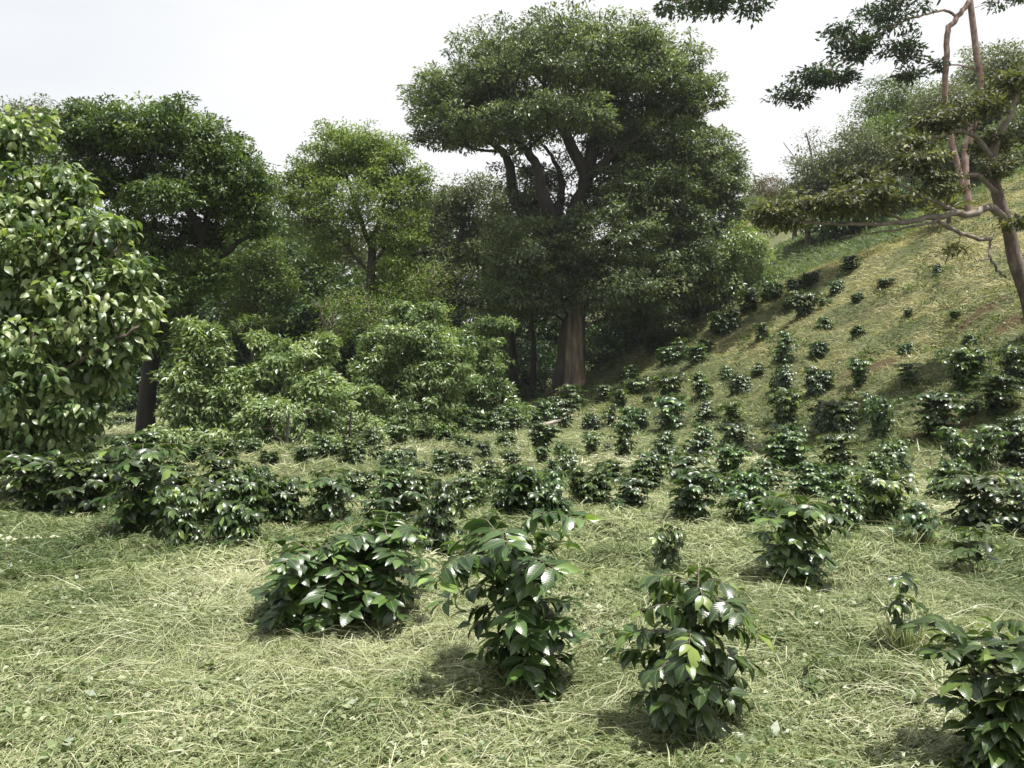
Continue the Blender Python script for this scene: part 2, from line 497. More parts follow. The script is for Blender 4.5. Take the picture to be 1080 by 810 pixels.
# long straws raked out of heaps
mb = MB()
for (hx, hy, hr, n) in [(-2.2, 5.5, 1.0, 520), (-1.4, 5.0, .9, 300), (.6, 4.4, .8, 260), (1.9, 4.9, 1.2, 420), (-.5, 4.0, .9, 240), (2.6, 6.6, 1.3, 360), (-1.0, 7.3, 1.2, 240), (2.2, 3.6, .8, 260), (-2.6, 4.2, 1., 200)]:
    a = rng.uniform(0, 2 * math.pi, n); r = hr * rng.random(n) ** .6
    X = hx + np.cos(a) * r; Y = hy + np.sin(a) * r
    blades(mb, X, Y, rng.uniform(.2, .55, n), rng.uniform(.002, .004, n), np.abs(rng.normal(.08, .16, n)), rng.normal(.78, .16, n), 2, .06,
           az=a + rng.normal(0, .7, n))
tag(mb.build('straw', M['straw']), kind='stuff')

# hill grass
SCARS = [(ground_at(px, py)[:2], rx, ry) for px, py, rx, ry in [(935, 386, .75, .5), (905, 392, .5, .3), (1040, 330, 1.0, .4), (1062, 345, .7, .4), (1000, 448, .8, .4)]]


def scar(X, Y):
    f = np.zeros(len(X))
    for c, rx, ry in SCARS:
        d = ((X - c[0]) / rx) ** 2 + ((Y - c[1]) / ry) ** 2 + (vnoise(X, Y, .35, 51) - .5) * 1.4
        f = np.maximum(f, np.clip(1.6 - d, 0, 1))
    return f


mb = MB(); mg = MB()
for (n, y0, y1, l0, l1, w0, w1) in [(70000, 9, 20, .08, .26, .006, .013), (200000, 16, 41, .12, .38, .012, .027)]:
    Yq = (y0 ** 2 + rng.random(n) * (y1 ** 2 - y0 ** 2)) ** .5
    Xq = rng.uniform(-.35, .78, n) * Yq
    hh = hgt(Xq, Yq, False)
    k = (hh > .15 + .2 * vnoise(Xq, Yq, 1.5, 5)) & (rng.random(n) > .85 * scar(Xq, Yq)); hh = hh[k]
    X, Y = Xq[k], Yq[k]; n = len(X)
    # low on the slope the grass is greener, the top is dry; weeds make darker patches
    dry = np.clip(hh / 6, 0, 1)
    patch = np.clip((vnoise(X, Y, 1.2, 61) - .62) * 4, 0, 1)
    blades(mb, X, Y, rng.uniform(l0, l1, n), rng.uniform(w0, w1, n), np.abs(rng.normal(.25, .33, n)), tint_at(X, Y, .30, .45) + .56 * dry - .55 * patch, 1, .03,
           az=math.pi * 1.15 + rng.normal(0, 1.3, n))
tag(mb.build('hill_grass', M['hillstraw']), kind='stuff')
M['greengrass'] = leaf_mat('fresh_grass_blade', [(0, (.045, .075, .02)), (.5, (.09, .135, .038)), (1, (.17, .21, .075))], rough=.6, transl=.3)
n = 70000
Yq = (40 ** 2 + rng.random(n) * (64 ** 2 - 40 ** 2)) ** .5; Xq = rng.uniform(.1, .78, n) * Yq
blades(mg, Xq, Yq, rng.uniform(.3, .7, n), rng.uniform(.05, .09, n), np.abs(rng.normal(.3, .3, n)), tint_at(Xq, Yq, .5, .5), 1, .03)
tag(mg.build('far_slope_grass', M['greengrass']), kind='stuff')

# low dark weeds dotted over the hill
M['weed'] = leaf_mat('hill_weed_leaf', [(0, (.03, .055, .016)), (.5, (.07, .11, .03)), (1, (.16, .2, .06))], rough=.5, transl=.25)
mb = MB()
n = 900
Yw = (15 ** 2 + rng.random(n) * (40 ** 2 - 15 ** 2)) ** .5; Xw = rng.uniform(.05, .74, n) * Yw
hw = hgt(Xw, Yw, False); k = (hw > .4) & (vnoise(Xw, Yw, 2.2, 71) > .5); Xw, Yw = Xw[k], Yw[k]
Pw = np.stack([Xw, Yw, hgt(Xw, Yw)], 1)
for j in range(34):
    g = rng.normal(0, 1, (len(Xw), 3)) * np.array([.14, .14, .07]); g[:, 2] = np.abs(g[:, 2])
    leaves(mb, Pw + g, nrm(g + rng.normal(0, .1, g.shape) + np.array([0, 0, .05])), nrm(np.array([0, 0, 1.]) + rng.normal(0, .4, g.shape)), rng.uniform(.06, .15, len(Xw)), .05, rng.uniform(0, 1, len(Xw)))
tag(mb.build('hill_weeds', M['weed']), kind='stuff')

mb_g = MB(); mb_g.add(np.stack([GX.ravel(), GY.ravel(), GZ], 1), Qg, tint=scar(GX.ravel(), GY.ravel()))
tag(mb_g.build('ground', ground_material()), kind='structure')

# leaf bits
mb = MB(); UP_ = np.array([0, 0, 1.0])
for n, y0, y1, l0, l1 in [(40000, 2.1, 6, .015, .052), (24000, 6, 12, .03, .065), (16000, 12, 26, .05, .11)]:
    X, Y = frustum_points(n, y0, y1)
    k = vnoise(X, Y, .9, 31) > .35; X, Y = X[k], Y[k]; n = len(X)
    P = np.stack([X, Y, hgt(X, Y) + .012 + .03 * rng.random(n)], 1)
    a = rng.uniform(0, 2 * math.pi, n)
    D = np.stack([np.cos(a), np.sin(a), rng.normal(0, .25, n)], 1)
    L = rng.uniform(l0, l1, n)
    leaves(mb, P, D, nrm(np.array([0, 0, 1.]) + rng.normal(0, .55, (n, 3))), L, L * rng.uniform(.4, .7, n), rng.beta(1.4, 2.1, n))
# low green weeds sprouting through the mulch: little whorls of leaves
n = 1500
X, Y = frustum_points(n, 2.2, 13)
k = (vnoise(X, Y, 1.6, 41) > .52) & (hgt(X, Y, False) < .3); X, Y = X[k], Y[k]
for j in range(7):
    a = j * 6.28 / 7 + rng.uniform(0, 6.28, len(X)); el = rng.uniform(-.1, .9, len(X))
    D = np.stack([np.cos(a) * np.cos(el), np.sin(a) * np.cos(el), np.sin(el)], 1)
    P = np.stack([X, Y, hgt(X, Y) + .015 + .03 * rng.random(len(X))], 1) + D * .01
    L = rng.uniform(.03, .085, len(X))
    leaves(mb, P, D, nrm(UP_ + rng.normal(0, .3, (len(X), 3))), L, L * .5, rng.uniform(0, .42, len(X)))
# big pale leaves shed at the left edge
for (px, py, n) in [(20, 577, 10), (45, 541, 12), (5, 527, 10), (170, 555, 6), (420, 590, 5)]:
    g = ground_at(px, py)
    X = g[0] + rng.normal(0, .16, n); Y = g[1] + rng.normal(0, .12, n)
    P = np.stack([X, Y, hgt(X, Y) + .05], 1); a = rng.uniform(0, 6.28, n)
    leaves(mb, P, np.stack([np.cos(a), np.sin(a), .1 + 0 * a], 1), nrm(np.array([-.1, -.3, 1.]) + rng.normal(0, .25, (n, 3))), rng.uniform(.09, .14, n), .07, np.full(n, 1.0))
tag(mb.build('leaf_litter', M['litter']), kind='stuff')

# ------------------------------------------------------------------ trees
UP = np.array([0, 0, 1.0])


def gp(px, Y):
    """point of the ground in photo column px at distance Y"""
    x = (px - 540) / F * Y
    return np.array([x, Y, hgt(x, Y, False)[0] - .05])


def lobe_clumps(lobes):
    """lobes: (px, py, Y, rx, ry, n[, shell, lowcut]) in photo pixels at distance Y -> centres, clump sizes, lobe centres"""
    C, R, O = [], [], []
    for lb in lobes:
        px, py, Y, rx, ry, n = lb[:6]
        shell = lb[6] if len(lb) > 6 else .5
        low = lb[7] if len(lb) > 7 else -1.0
        c = P3(px, py, Y); s = Y / F
        d = nrm(rng.normal(0, 1, (n * 4, 3)))
        d = d[d[:, 2] > low][:n]
        r = (shell + (1 - shell) * rng.random(len(d))) * rng.uniform(.78, 1.2, len(d))
        p = c + d * r[:, None] * np.array([rx * s, rx * s, ry * s])
        C.append(p); O.append(np.repeat(c[None] - UP * ry * s * .5, len(p), 0))
        R.append(np.full(len(p), 1.0))
    return np.concatenate(C), np.concatenate(R), np.concatenate(O)


class Skeleton:
    def __init__(self, base):
        self.p = [np.asarray(base, float)]; self.par = [-1]; self.fix = [True]; self.r = [0]; self.len = [0.0]
        self.lines = []; self.own = {0: 0}

    def add(self, p, par, r=0.0, fix=False):
        self.p.append(np.asarray(p, float)); self.par.append(par); self.fix.append(fix); self.r.append(r)
        self.len.append(self.len[par] + np.linalg.norm(self.p[-1] - self.p[par]))
        return len(self.p) - 1

    def line(self, pts, r0, r1, attach=True, jit=.0, n_per=4, power=1.0):
        pts = np.asarray(pts, float)
        if attach and len(self.p) > 1:
            q = np.array(self.p); i = int(np.argmin(((q - pts[0]) ** 2).sum(1))); pts = np.vstack([q[i], pts[1:] if len(pts) > 1 else pts])
        else:
            i = 0
        path = smooth_path(pts, n_per, jit)
        rad = r0 + (r1 - r0) * np.linspace(0, 1, len(path)) ** power
        self.lines.append((path, rad))
        for k in range(1, len(path)):
            i = self.add(path[k], i, rad[k], True); self.own[i] = len(self.lines) - 1
        return i

    def grow(self, C, jit=.12, step=1.0, plen=.22, min_low=0, tip=.012, pw=2.3):
        start = max(min_low, 1 if len(self.p) > 1 else 0)
        q0 = np.array(self.p[start:] or self.p)
        order = np.argsort([((q0 - c) ** 2).sum(1).min() for c in C])
        for ci in order:
            c = C[ci]
            q = np.array(self.p[start:]); L = np.array(self.len[start:])
            d = np.linalg.norm(q - c, axis=1)
            drop = np.clip(q[:, 2] - c[2], 0, None)
            i = int(np.argmin(d + plen * L + .8 * drop)) + start
            a = self.p[i]; D = np.linalg.norm(c - a)
            m = max(1, int(D / step))
            b = a + (c - a) * .5 + np.array([0, 0, .10 * D])
            for k in range(1, m + 1):
                t = k / m
                x = a * (1 - t) ** 2 + 2 * b * t * (1 - t) + c * t * t
                if k < m:
                    x = x + rng.normal(0, jit * D / m, 3)
                i = self.add(x, i)
        n = len(self.p)
        kids = [[] for _ in range(n)]
        for k in range(1, n):
            kids[self.par[k]].append(k)
        acc = [0.0] * n
        for k in range(n - 1, 0, -1):
            if not self.fix[k]:
                v = acc[k] if acc[k] > 0 else tip ** pw
                acc[k] = v; self.r[k] = v ** (1 / pw)
                if not self.fix[self.par[k]]:
                    acc[self.par[k]] += v
        self.kids = kids

    def branches(self, mbs, sides=5, maxr=None):
        heads = []
        for k in range(1, len(self.p)):
            if self.fix[k]:
                continue
            pa = self.par[k]
            if self.fix[pa]:
                heads.append(k)
            else:
                sib = [s for s in self.kids[pa] if not self.fix[s]]
                if k != max(sib, key=lambda s: self.r[s]):
                    heads.append(k)
        for h in heads:
            pa = own_pa = self.par[h]
            while not self.fix[own_pa]:
                own_pa = self.par[own_pa]
            pts = [self.p[pa]]; k = h
            rr = self.r[h] * 1.1
            rad = [min(rr, self.r[pa]) if self.r[pa] else rr]
            while True:
                pts.append(self.p[k]); rad.append(self.r[k])
                ch = [s for s in self.kids[k] if not self.fix[s]]
                if not ch:
                    break
                k = max(ch, key=lambda s: self.r[s])
            rad = np.array(rad)
            if maxr: rad = np.minimum(rad, maxr)
            rad[-1] *= .6
            if len(pts) > 3:
                pts = smooth_path(pts, 2); rad = np.interp(np.linspace(0, 1, len(pts)), np.linspace(0, 1, len(rad)), rad)
            tube(mbs[self.own[own_pa]], pts, rad, sides)


def foliage(mb, C, O, n, rad, L, W, upness=.8, droop=.25, flat=.55, detailed=False, tint0=.5, var=.16, clumpvar=.12, mi=0, topgain=0.0):
    """leaf clumps: n leaves round each centre C, leaning away from the crown centre O"""
    k = len(C)
    cs = rng.uniform(.65, 1.35, k) * rad
    ct = rng.normal(0, clumpvar, k)
    cnt = np.maximum(3, (n * rng.uniform(.6, 1.4, k)).astype(int))
    ii = np.repeat(np.arange(k), cnt); m = len(ii)
    g = nrm(rng.normal(0, 1, (m, 3))) * (rng.random(m) ** .45)[:, None]
    off = g * cs[ii][:, None] * np.array([1, 1, flat])
    outw = nrm(C - O)[ii]
    # the clump leans with the outside of the crown: a shallow cap
    P = C[ii] + off - outw * (.35 * cs[ii] * ((g * g).sum(1)))[:, None]
    N = nrm(UP * upness + outw * .45 + g * .35 + rng.normal(0, .42, (m, 3)))
    D = nrm(g * np.array([1, 1, .25]) + outw * .3 + rng.normal(0, .5, (m, 3)) - UP * droop)
    l = rng.uniform(.7, 1.25, m) * L
    tint = tint0 + ct[ii] + rng.normal(0, var, m)
    leaves(mb, P, D, N, l, l * (W / L) * rng.uniform(.8, 1.2, m), tint, detailed, mi)


TREES = {}


def tree(name, label, cat, base, trunk, limbs, lobes, bark, leaf, nleaf=60, rad=.5, L=.2, W=.09, group=None, ridge=.0, step=1.0, jit=.16,
         flat=.55, upness=.8, droop=.25, detailed=False, tint0=.5, tip=.012, sides=9, extra=None, clumpvar=.12, plen=.22, roots=0, crown_name='crown', maxr=None, limbbark=None, flare=.35, fine=1):
    limbbark = limbbark or bark
    base = np.asarray(base, float)
    root = empty(name, base, label, cat, group)
    sk = Skeleton(base)
    tp, r0, r1 = trunk
    pts = [base] + [np.asarray(t, float) for t in tp]
    sk.line(pts, r0, r1, attach=False, jit=.0, n_per=6)
    path, rd = sk.lines[0]
    rd = rd.copy()
    hgt_ = path[:, 2] - path[0, 2]
    rd *= 1 + flare * np.exp(-hgt_ / max(.5 * r0 * 2, .15))
    mt = MB()
    q = path - base
    tube(mt, q, rd, sides if not ridge else 20, ridge=ridge)
    for k in range(roots):
        a = k / roots * 6.28 + rng.uniform(-.3, .3)
        e = np.array([math.cos(a), math.sin(a), 0])
        tube(mt, [e * r0 * .5 + UP * r0 * 1.6, e * r0 * 1.05 + UP * r0 * .6, e * r0 * 1.7 + UP * .02, e * r0 * 2.6 - UP * .12], [r0 * .35, r0 * .34, r0 * .25, r0 * .08], 7)
    mbs = [mt]
    nodes_trunk = len(sk.p)
    for (pts, a, b) in limbs:
        sk.line(pts, a, b, jit=.02, n_per=5)
        ml = MB(); tube(ml, sk.lines[-1][0] - base, sk.lines[-1][1], 9)
        mbs.append(ml)
    if fine != 1:
        lobes = [lb[:5] + (int(lb[5] * fine),) + lb[6:] for lb in lobes]
    C, R, O = lobe_clumps(lobes)
    sk.grow(C, jit=jit, step=step, min_low=max(2, int(nodes_trunk * .45)), tip=tip, plen=plen)
    sk.p = [p - base for p in sk.p]
    sk.branches(mbs, maxr=maxr or r1 * .9)
    for k, m_ in enumerate(mbs):
        m_.build('limb' if k else 'trunk', limbbark if k else bark, root)
    if nleaf:
        mf = MB()
        foliage(mf, C - base, O - base, nleaf, rad, L, W, upness, droop, flat, detailed, tint0, clumpvar=clumpvar)
        if extra: extra(mf, base)
        mf.build(crown_name, leaf, root, smooth=detailed)
    return root


# --- the great dome-crowned tree in the middle
Yb = 38.5
b = ground_at(605, 413); Yb = b[1]
tree('dome_tree', 'tallest tree, huge dome-shaped crown on a thick furrowed brown trunk', 'tree', b - UP * .1,
     ([P3(604, 380, Yb), P3(606, 340, Yb), P3(608, 300, Yb), P3(612, 262, Yb)], .52, .42),
     [([b, P3(589, 410, Yb - .3), P3(592, 380, Yb - .25), P3(597, 340, Yb - .2), P3(603, 300, Yb - .1)], .30, .2),
      ([P3(612, 270, Yb), P3(606, 225, Yb), P3(618, 190, Yb - .4), P3(600, 150, Yb - .6), P3(588, 120, Yb - 1), P3(575, 90, Yb - 1.5)], .46, .12),
      ([P3(618, 195, Yb - .4), P3(624, 160, Yb), P3(628, 135, Yb + .5), P3(640, 105, Yb + .5), P3(655, 75, Yb + 1)], .38, .1),
      ([P3(610, 275, Yb), P3(585, 235, Yb - .5), P3(572, 205, Yb - 1), P3(566, 175, Yb - 1.2), P3(548, 150, Yb - 2), P3(525, 125, Yb - 2.5)], .44, .09),
      ([P3(606, 290, Yb), P3(560, 232, Yb + .6), P3(541, 205, Yb + .8), P3(536, 170, Yb + 1), P3(515, 148, Yb + 1), P3(475, 138, Yb + 1.5)], .42, .08),
      ([P3(585, 232, Yb - .5), P3(592, 205, Yb + .4), P3(590, 180, Yb + 1), P3(575, 155, Yb + 2)], .26, .07),
      ([P3(618, 190, Yb - .4), P3(650, 160, Yb - 1.2), P3(680, 140, Yb - 1.5), P3(715, 110, Yb - 1)], .24, .06),
      ([P3(610, 275, Yb), P3(645, 250, Yb - 1), P3(685, 230, Yb - 1.5), P3(720, 210, Yb - 2)], .28, .06)],
     [(592, 97, Yb, 133, 64, 400, .6, -.35), (503, 112, Yb, 68, 42, 150, .55, -.4), (672, 92, Yb, 76, 60, 170, .55, -.4), (570, 182, Yb + 2.5, 60, 26, 34, .2), (670, 200, Yb - 1, 56, 40, 100, .3), (555, 215, Yb + 1.5, 40, 22, 34, .3), (600, 118, Yb - 4, 60, 22, 40, .4), (610, 58, Yb, 90, 26, 60, .5), (470, 135, Yb - 1, 50, 24, 50, .4), (690, 150, Yb, 62, 48, 110, .4),
      (455, 100, Yb + 1, 32, 26, 22, .3), (530, 132, Yb - 3, 66, 22, 60, .4), (725, 100, Yb, 38, 36, 40, .4),
      (650, 150, Yb + 1, 60, 30, 40, .4),
      (570, 262, Yb - 1.5, 70, 42, 110, .5), (640, 250, Yb - 2, 60, 45, 90, .5), (555, 305, Yb - 1, 62, 38, 90, .5), (650, 300, Yb - 1.5, 75, 36, 100, .5), (600, 225, Yb + 2, 70, 25, 40, .4)],
     M['bark_brown'], M['domecrown'], nleaf=56, rad=.58, fine=1.7, L=.2, W=.088, ridge=.22, step=1.0, tip=.016, tint0=.55, clumpvar=.22, flat=.38, upness=1.15, flare=.06, roots=6, plen=.3, limbbark=M['bark_dark'])  # limbs get darker bark than the trunk to paint in crown shade

# --- its lower neighbour on the right
b = gp(700, 42)
tree('broad_tree', 'rounded dark green tree crowding the right side of the tallest tree', 'tree', b,
     ([P3(700, 330, 42), P3(702, 270, 42), P3(706, 215, 42)], .34, .22),
     [([P3(702, 270, 42), P3(725, 225, 41), P3(750, 190, 41)], .2, .06), ([P3(702, 260, 42), P3(680, 215, 41), P3(668, 180, 40)], .2, .06)],
     [(705, 150, 41, 55, 40, 85, .6), (735, 185, 41, 55, 50, 120, .6), (690, 215, 39, 60, 45, 120, .6), (760, 225, 41, 34, 60, 80, .5),
      (710, 275, 39, 60, 50, 120, .5), (690, 325, 39, 55, 30, 60, .5), (740, 310, 40, 40, 30, 50, .5), (762, 172, 42, 24, 24, 30, .4)],
     M['bark_dark'], M['domecrown'], nleaf=72, rad=.62, fine=1.6, L=.2, W=.088, step=1.2, tint0=.52, clumpvar=.22, flat=.42, upness=1.1)

# --- left dome tree
b = ground_at(155, 466); Y = b[1]
tree('shade_tree', 'dark umbrella-crowned tree with a black trunk, left of the field', 'tree', b - UP * .05,
     ([P3(154, 440, Y), P3(157, 405, Y), P3(163, 360, Y), P3(172, 320, Y), P3(186, 290, Y)], .27, .15),
     [([P3(172, 320, Y), P3(206, 288, Y), P3(213, 250, Y), P3(226, 216, Y), P3(250, 196, Y)], .15, .05),
      ([P3(213, 250, Y), P3(200, 222, Y - .6), P3(178, 196, Y - 1), P3(160, 160, Y - 1)], .15, .04),
      ([P3(165, 345, Y), P3(150, 290, Y + .4), P3(128, 230, Y + .6), P3(105, 180, Y + .8)], .17, .04),
      ([P3(206, 285, Y), P3(245, 262, Y - .3), P3(270, 240, Y - .5)], .12, .03)],
     [(115, 142, Y, 55, 32, 100, .6, -.5), (160, 300, Y - .8, 42, 40, 60, .3), (158, 355, Y - .2, 30, 26, 30, .3), (215, 290, Y - .2, 34, 26, 30, .3),  (145, 190, Y + .8, 60, 30, 60, .3), (220, 240, Y + .8, 40, 34, 40, .3), (175, 150, Y, 72, 42, 130, .65, -.5), (235, 185, Y, 50, 42, 95, .6), (265, 220, Y, 30, 40, 55, .5),
      (90, 178, Y, 34, 30, 40, .5), (170, 205, Y - 1.2, 45, 22, 45, .4), (140, 255, Y + .5, 42, 45, 60, .5), (195, 262, Y + 1.5, 45, 40, 55, .5), (170, 318, Y + 1.6, 50, 40, 60, .5)],
     M['bark_black'], M['darkcrown'], nleaf=64, rad=.40, fine=1.6, L=.135, W=.06, step=.8, tint0=.58, clumpvar=.22, flat=.4, upness=1.15)

# --- bright loose tree
b = gp(392, 34)
tree('feathery_tree', 'bright yellow-green feathery tree with a loose crown, between the two dome crowns', 'tree', b,
     ([P3(390, 340, 34), P3(391, 290, 34), P3(394, 245, 34)], .26, .16),
     [([P3(392, 270, 34), P3(378, 225, 34), P3(365, 185, 34), P3(360, 150, 34)], .12, .03), ([P3(392, 260, 34), P3(405, 215, 34), P3(420, 180, 34)], .12, .03),
      ([P3(391, 280, 34), P3(415, 250, 33.5), P3(435, 235, 33)], .09, .03), ([P3(391, 290, 34), P3(360, 255, 33.5), P3(330, 225, 33)], .09, .03)],
     [(370, 160, 34, 55, 28, 85, .4), (335, 185, 34, 36, 32, 60, .4), (408, 180, 34, 38, 36, 70, .4), (372, 212, 33.5, 66, 32, 90, .4), (322, 225, 34, 26, 26, 34, .4),
      (420, 245, 34, 36, 38, 62, .4), (420, 300, 34, 40, 32, 55, .3), (302, 200, 34, 24, 24, 26, .4), (440, 195, 34, 18, 24, 22, .4), (352, 252, 34, 40, 24, 36, .3), (435, 340, 33.5, 44, 30, 50, .3), (378, 150, 34, 50, 18, 40, .3)],
     M['bark_dark'], M['brightcrown'], nleaf=58, rad=.5, fine=1.6, L=.15, W=.06, step=.9, flat=.5, tint0=.66, clumpvar=.18)

# --- olive tree behind
b = gp(480, 50)
tree('olive_tree', 'hazy olive-grey tree with a small rounded top, behind the tallest tree on its left', 'tree', b,
     ([P3(482, 320, 50), P3(486, 260, 50), P3(490, 215, 50)], .3, .15), [],
     [(500, 212, 50, 42, 30, 60, .5), (425, 275, 50, 34, 40, 50, .5), (540, 250, 51, 40, 40, 50, .5), (450, 340, 49, 60, 40, 60, .5), (462, 240, 50, 40, 45, 70, .5), (480, 290, 50, 50, 45, 80, .5), (440, 300, 50, 30, 40, 40, .5), (510, 255, 51, 30, 30, 30, .5)],
     M['bark_grey'], M['olive'], nleaf=110, rad=1.0, L=.24, W=.09, step=1.5, clumpvar=.15)

# --- golden-green bushy tree left of it
b = gp(268, 37)
tree('bushy_tree', 'yellow-green bushy tree under the right edge of the dark umbrella crown', 'tree', b,
     ([P3(268, 350, 37), P3(270, 300, 37)], .18, .1), [],
     [(272, 265, 37, 30, 26, 40, .5), (252, 295, 37, 30, 30, 45, .5), (290, 300, 37, 26, 30, 38, .5), (268, 335, 37, 40, 26, 40, .5)],
     M['bark_dark'], M['brightcrown'], nleaf=70, rad=.6, L=.17, W=.07, step=1.2, tint0=.30, clumpvar=.2)

# --- far left pale crown
b = gp(28, 46)
tree('pale_tree', 'pale hazy tree poking up behind the big-leaved tree at the left edge', 'tree', b,
     ([P3(28, 300, 46), P3(27, 200, 46), P3(28, 140, 46)], .3, .12), [],
     [(28, 122, 46, 28, 22, 40, .5), (5, 150, 46, 34, 30, 40, .5), (45, 165, 46, 26, 30, 40, .5), (-40, 140, 46, 40, 40, 50, .5), (20, 215, 46, 45, 40, 60, .5)],
     M['bark_grey'], M['farcrown'], nleaf=60, rad=.8, L=.22, W=.09, step=1.4)

# --- near leafy tree at the left edge
Y = 11.4
b = gp(26, Y)
tree('leafy_tree', 'nearest tree, big pale green leaves filling the left edge of the photo', 'tree', b,
     ([P3(27, 470, Y), P3(22, 420, Y), P3(18, 360, Y), P3(14, 290, Y)], .11, .07),
     [([P3(18, 365, Y), P3(55, 325, Y - .2), P3(95, 290, Y - .3), P3(125, 262, Y - .3)], .06, .02), ([P3(22, 410, Y), P3(60, 395, Y - .5), P3(110, 365, Y - .6), P3(145, 345, Y - .7)], .055, .018),
      ([P3(20, 400, Y), P3(-30, 350, Y - .3), P3(-80, 300, Y - .3)], .06, .02), ([P3(14, 300, Y), P3(25, 240, Y), P3(45, 195, Y)], .055, .015), ([P3(14, 300, Y), P3(-10, 220, Y), P3(-25, 150, Y)], .055, .015)],
     [(0, 258, Y, 92, 92, 95, .5), (52, 292, Y - .2, 70, 62, 85, .4), (95, 325, Y - .3, 50, 50, 55, .4), (15, 385, Y - .4, 95, 62, 100, .4), (95, 385, Y - .3, 40, 34, 34, .3),
      (-90, 330, Y, 90, 110, 70, .5), (-20, 170, Y, 50, 55, 40, .4), (42, 215, Y, 46, 42, 36, .4), (50, 445, Y - .2, 56, 20, 34, .3), (128, 282, Y - .3, 26, 22, 15, .2), (142, 322, Y - .3, 22, 18, 12, .2), (105, 240, Y - .2, 24, 20, 14, .2),
      (74, 190, Y, 24, 22, 14, .2), (82, 235, Y, 32, 26, 18, .2), (110, 268, Y, 26, 22, 12, .2), (18, 136, Y, 30, 20, 16, .2), (85, 428, Y - .5, 30, 14, 12, .2), (66, 470, Y - .3, 12, 12, 7, .2), (5, 468, Y - .3, 40, 14, 16, .3), (-40, 440, Y - .5, 50, 30, 26, .3), (128, 360, Y - .4, 18, 14, 7, .2)],
     M['bark_grey'], M['bigleaf'], nleaf=27, rad=.31, L=.14, W=.074, step=.35, droop=.8, upness=.45, flat=.8, detailed=True, tint0=.62, tip=.006, clumpvar=.2)

# --- whitish shrub-tree right of the great tree
b = gp(778, 40)
tree('silvery_tree', 'silvery pale-leaved small tree at the foot of the slope beside the tallest tree', 'tree', b,
     ([P3(778, 310, 40), P3(781, 280, 40)], .14, .08), [],
     [(785, 258, 39.5, 36, 26, 60, .5), (800, 282, 39.5, 24, 20, 32, .5), (762, 285, 39.5, 28, 28, 40, .5), (782, 308, 39.5, 34, 22, 40, .4)],
     M['bark_pale'], M['palebush'], nleaf=55, rad=.55, L=.2, W=.09, step=1.0, tint0=.66)

# --- tall coffee bushes along the back of the field
for (lab, px, py, lobes, t0) in [
    ('tall pale leafy bush just right of the black tree trunk', 214, 473,
     [(215, 370, 21.4, 28, 30, 60, .5), (200, 415, 21.2, 30, 38, 70, .5), (238, 418, 21.2, 26, 36, 55, .5), (214, 452, 21.2, 34, 16, 34, .4)], .62),
    ('widest light green bush, second from the left along the back of the field', 303, 479,
     [(302, 384, 21.8, 40, 28, 60, .55), (268, 418, 21.4, 36, 38, 65, .55), (334, 420, 21.4, 32, 36, 60, .55), (300, 442, 21, 52, 30, 70, .5)], .62),
    ('low rounded light green bush between the two widest bushes at the back', 369, 470,
     [(370, 420, 24, 24, 24, 36, .5), (364, 448, 23.8, 28, 18, 32, .5)], .58),
    ('highest bush at the back of the field, left of the thick brown trunk', 432, 463,
     [(430, 356, 26, 44, 26, 60, .55), (402, 388, 25.8, 36, 36, 60, .55), (460, 386, 25.8, 44, 42, 80, .55), (432, 425, 25.4, 56, 32, 80, .5)], .5),
    ('dark bush in shade squeezed against the left side of the thick brown trunk', 510, 453,
     [(500, 372, 29, 34, 30, 45, .5), (512, 412, 28.6, 36, 32, 55, .5)], .36)]:
    b = ground_at(px, py); b = gp(px, b[1] + 1.0); Y = b[1]
    lobes = lobes + [(lobes[-1][0] + q, py - 14, lobes[-1][2] - .35, 28, 17, 46, .2) for q in (-24, 0, 24)] + [(lobes[0][0] + rng.uniform(-45, 45), lobes[0][1] - rng.uniform(8, 34), lobes[0][2] - .1, 10, 8, 6, .1) for q in range(3)]
    stems = [([b + np.array([dx, .1, 0]), b + np.array([dx * 1.8, .1, .5]), b + np.array([dx * 2.4, 0, .95])], .025, .014) for dx in (-.18, .2)]
    tree('tall_bush', lab, 'bush', b, ([b + np.array([0, 0, .5]), b + np.array([.05, 0, 1.0])], .04, .022), stems,
         lobes, M['bark_dark'], M['palebush'], nleaf=56, rad=.30, fine=1.5, L=.15, W=.068, step=.6, clumpvar=.18, group='tall bushes along the back of the field', tint0=t0, droop=.5, crown_name='foliage', tip=.008)

# --- bare dead shrub
for (lab, px, Y, lobes, lf, nl) in [
    ('loose twiggy shrub with sparse small leaves straight under the feathery tree', 372, 30, [(372, 325, 30, 50, 30, 100, .3), (345, 352, 30, 34, 24, 50, .3), (400, 345, 30, 30, 26, 40, .3)], M['brightcrown'], 20),
    ('dull twiggy shrub left of the tallest tree, above the highest back bush', 448, 33, [(445, 325, 33, 32, 34, 70, .3), (455, 290, 33, 26, 30, 40, .3)], M['brightcrown'], 20)]:
    b = gp(px, Y)
    tree('twiggy_shrub', lab, 'shrub', b, ([b + UP * .9 + np.array([.1, 0, 0]), b + UP * 1.9], .1, .06),
         [([b + UP * 1.2, b + UP * 2.2 + np.array([s * .7, .2, 0]), b + UP * 3 + np.array([s * 1.4, -.2, 0])], .05, .03) for s in (-1, 1)],
         lobes, M['deadtwig'], lf, nleaf=nl, rad=.45, L=.12, W=.05, step=.45, jit=.3, tip=.014, crown_name='leaves')

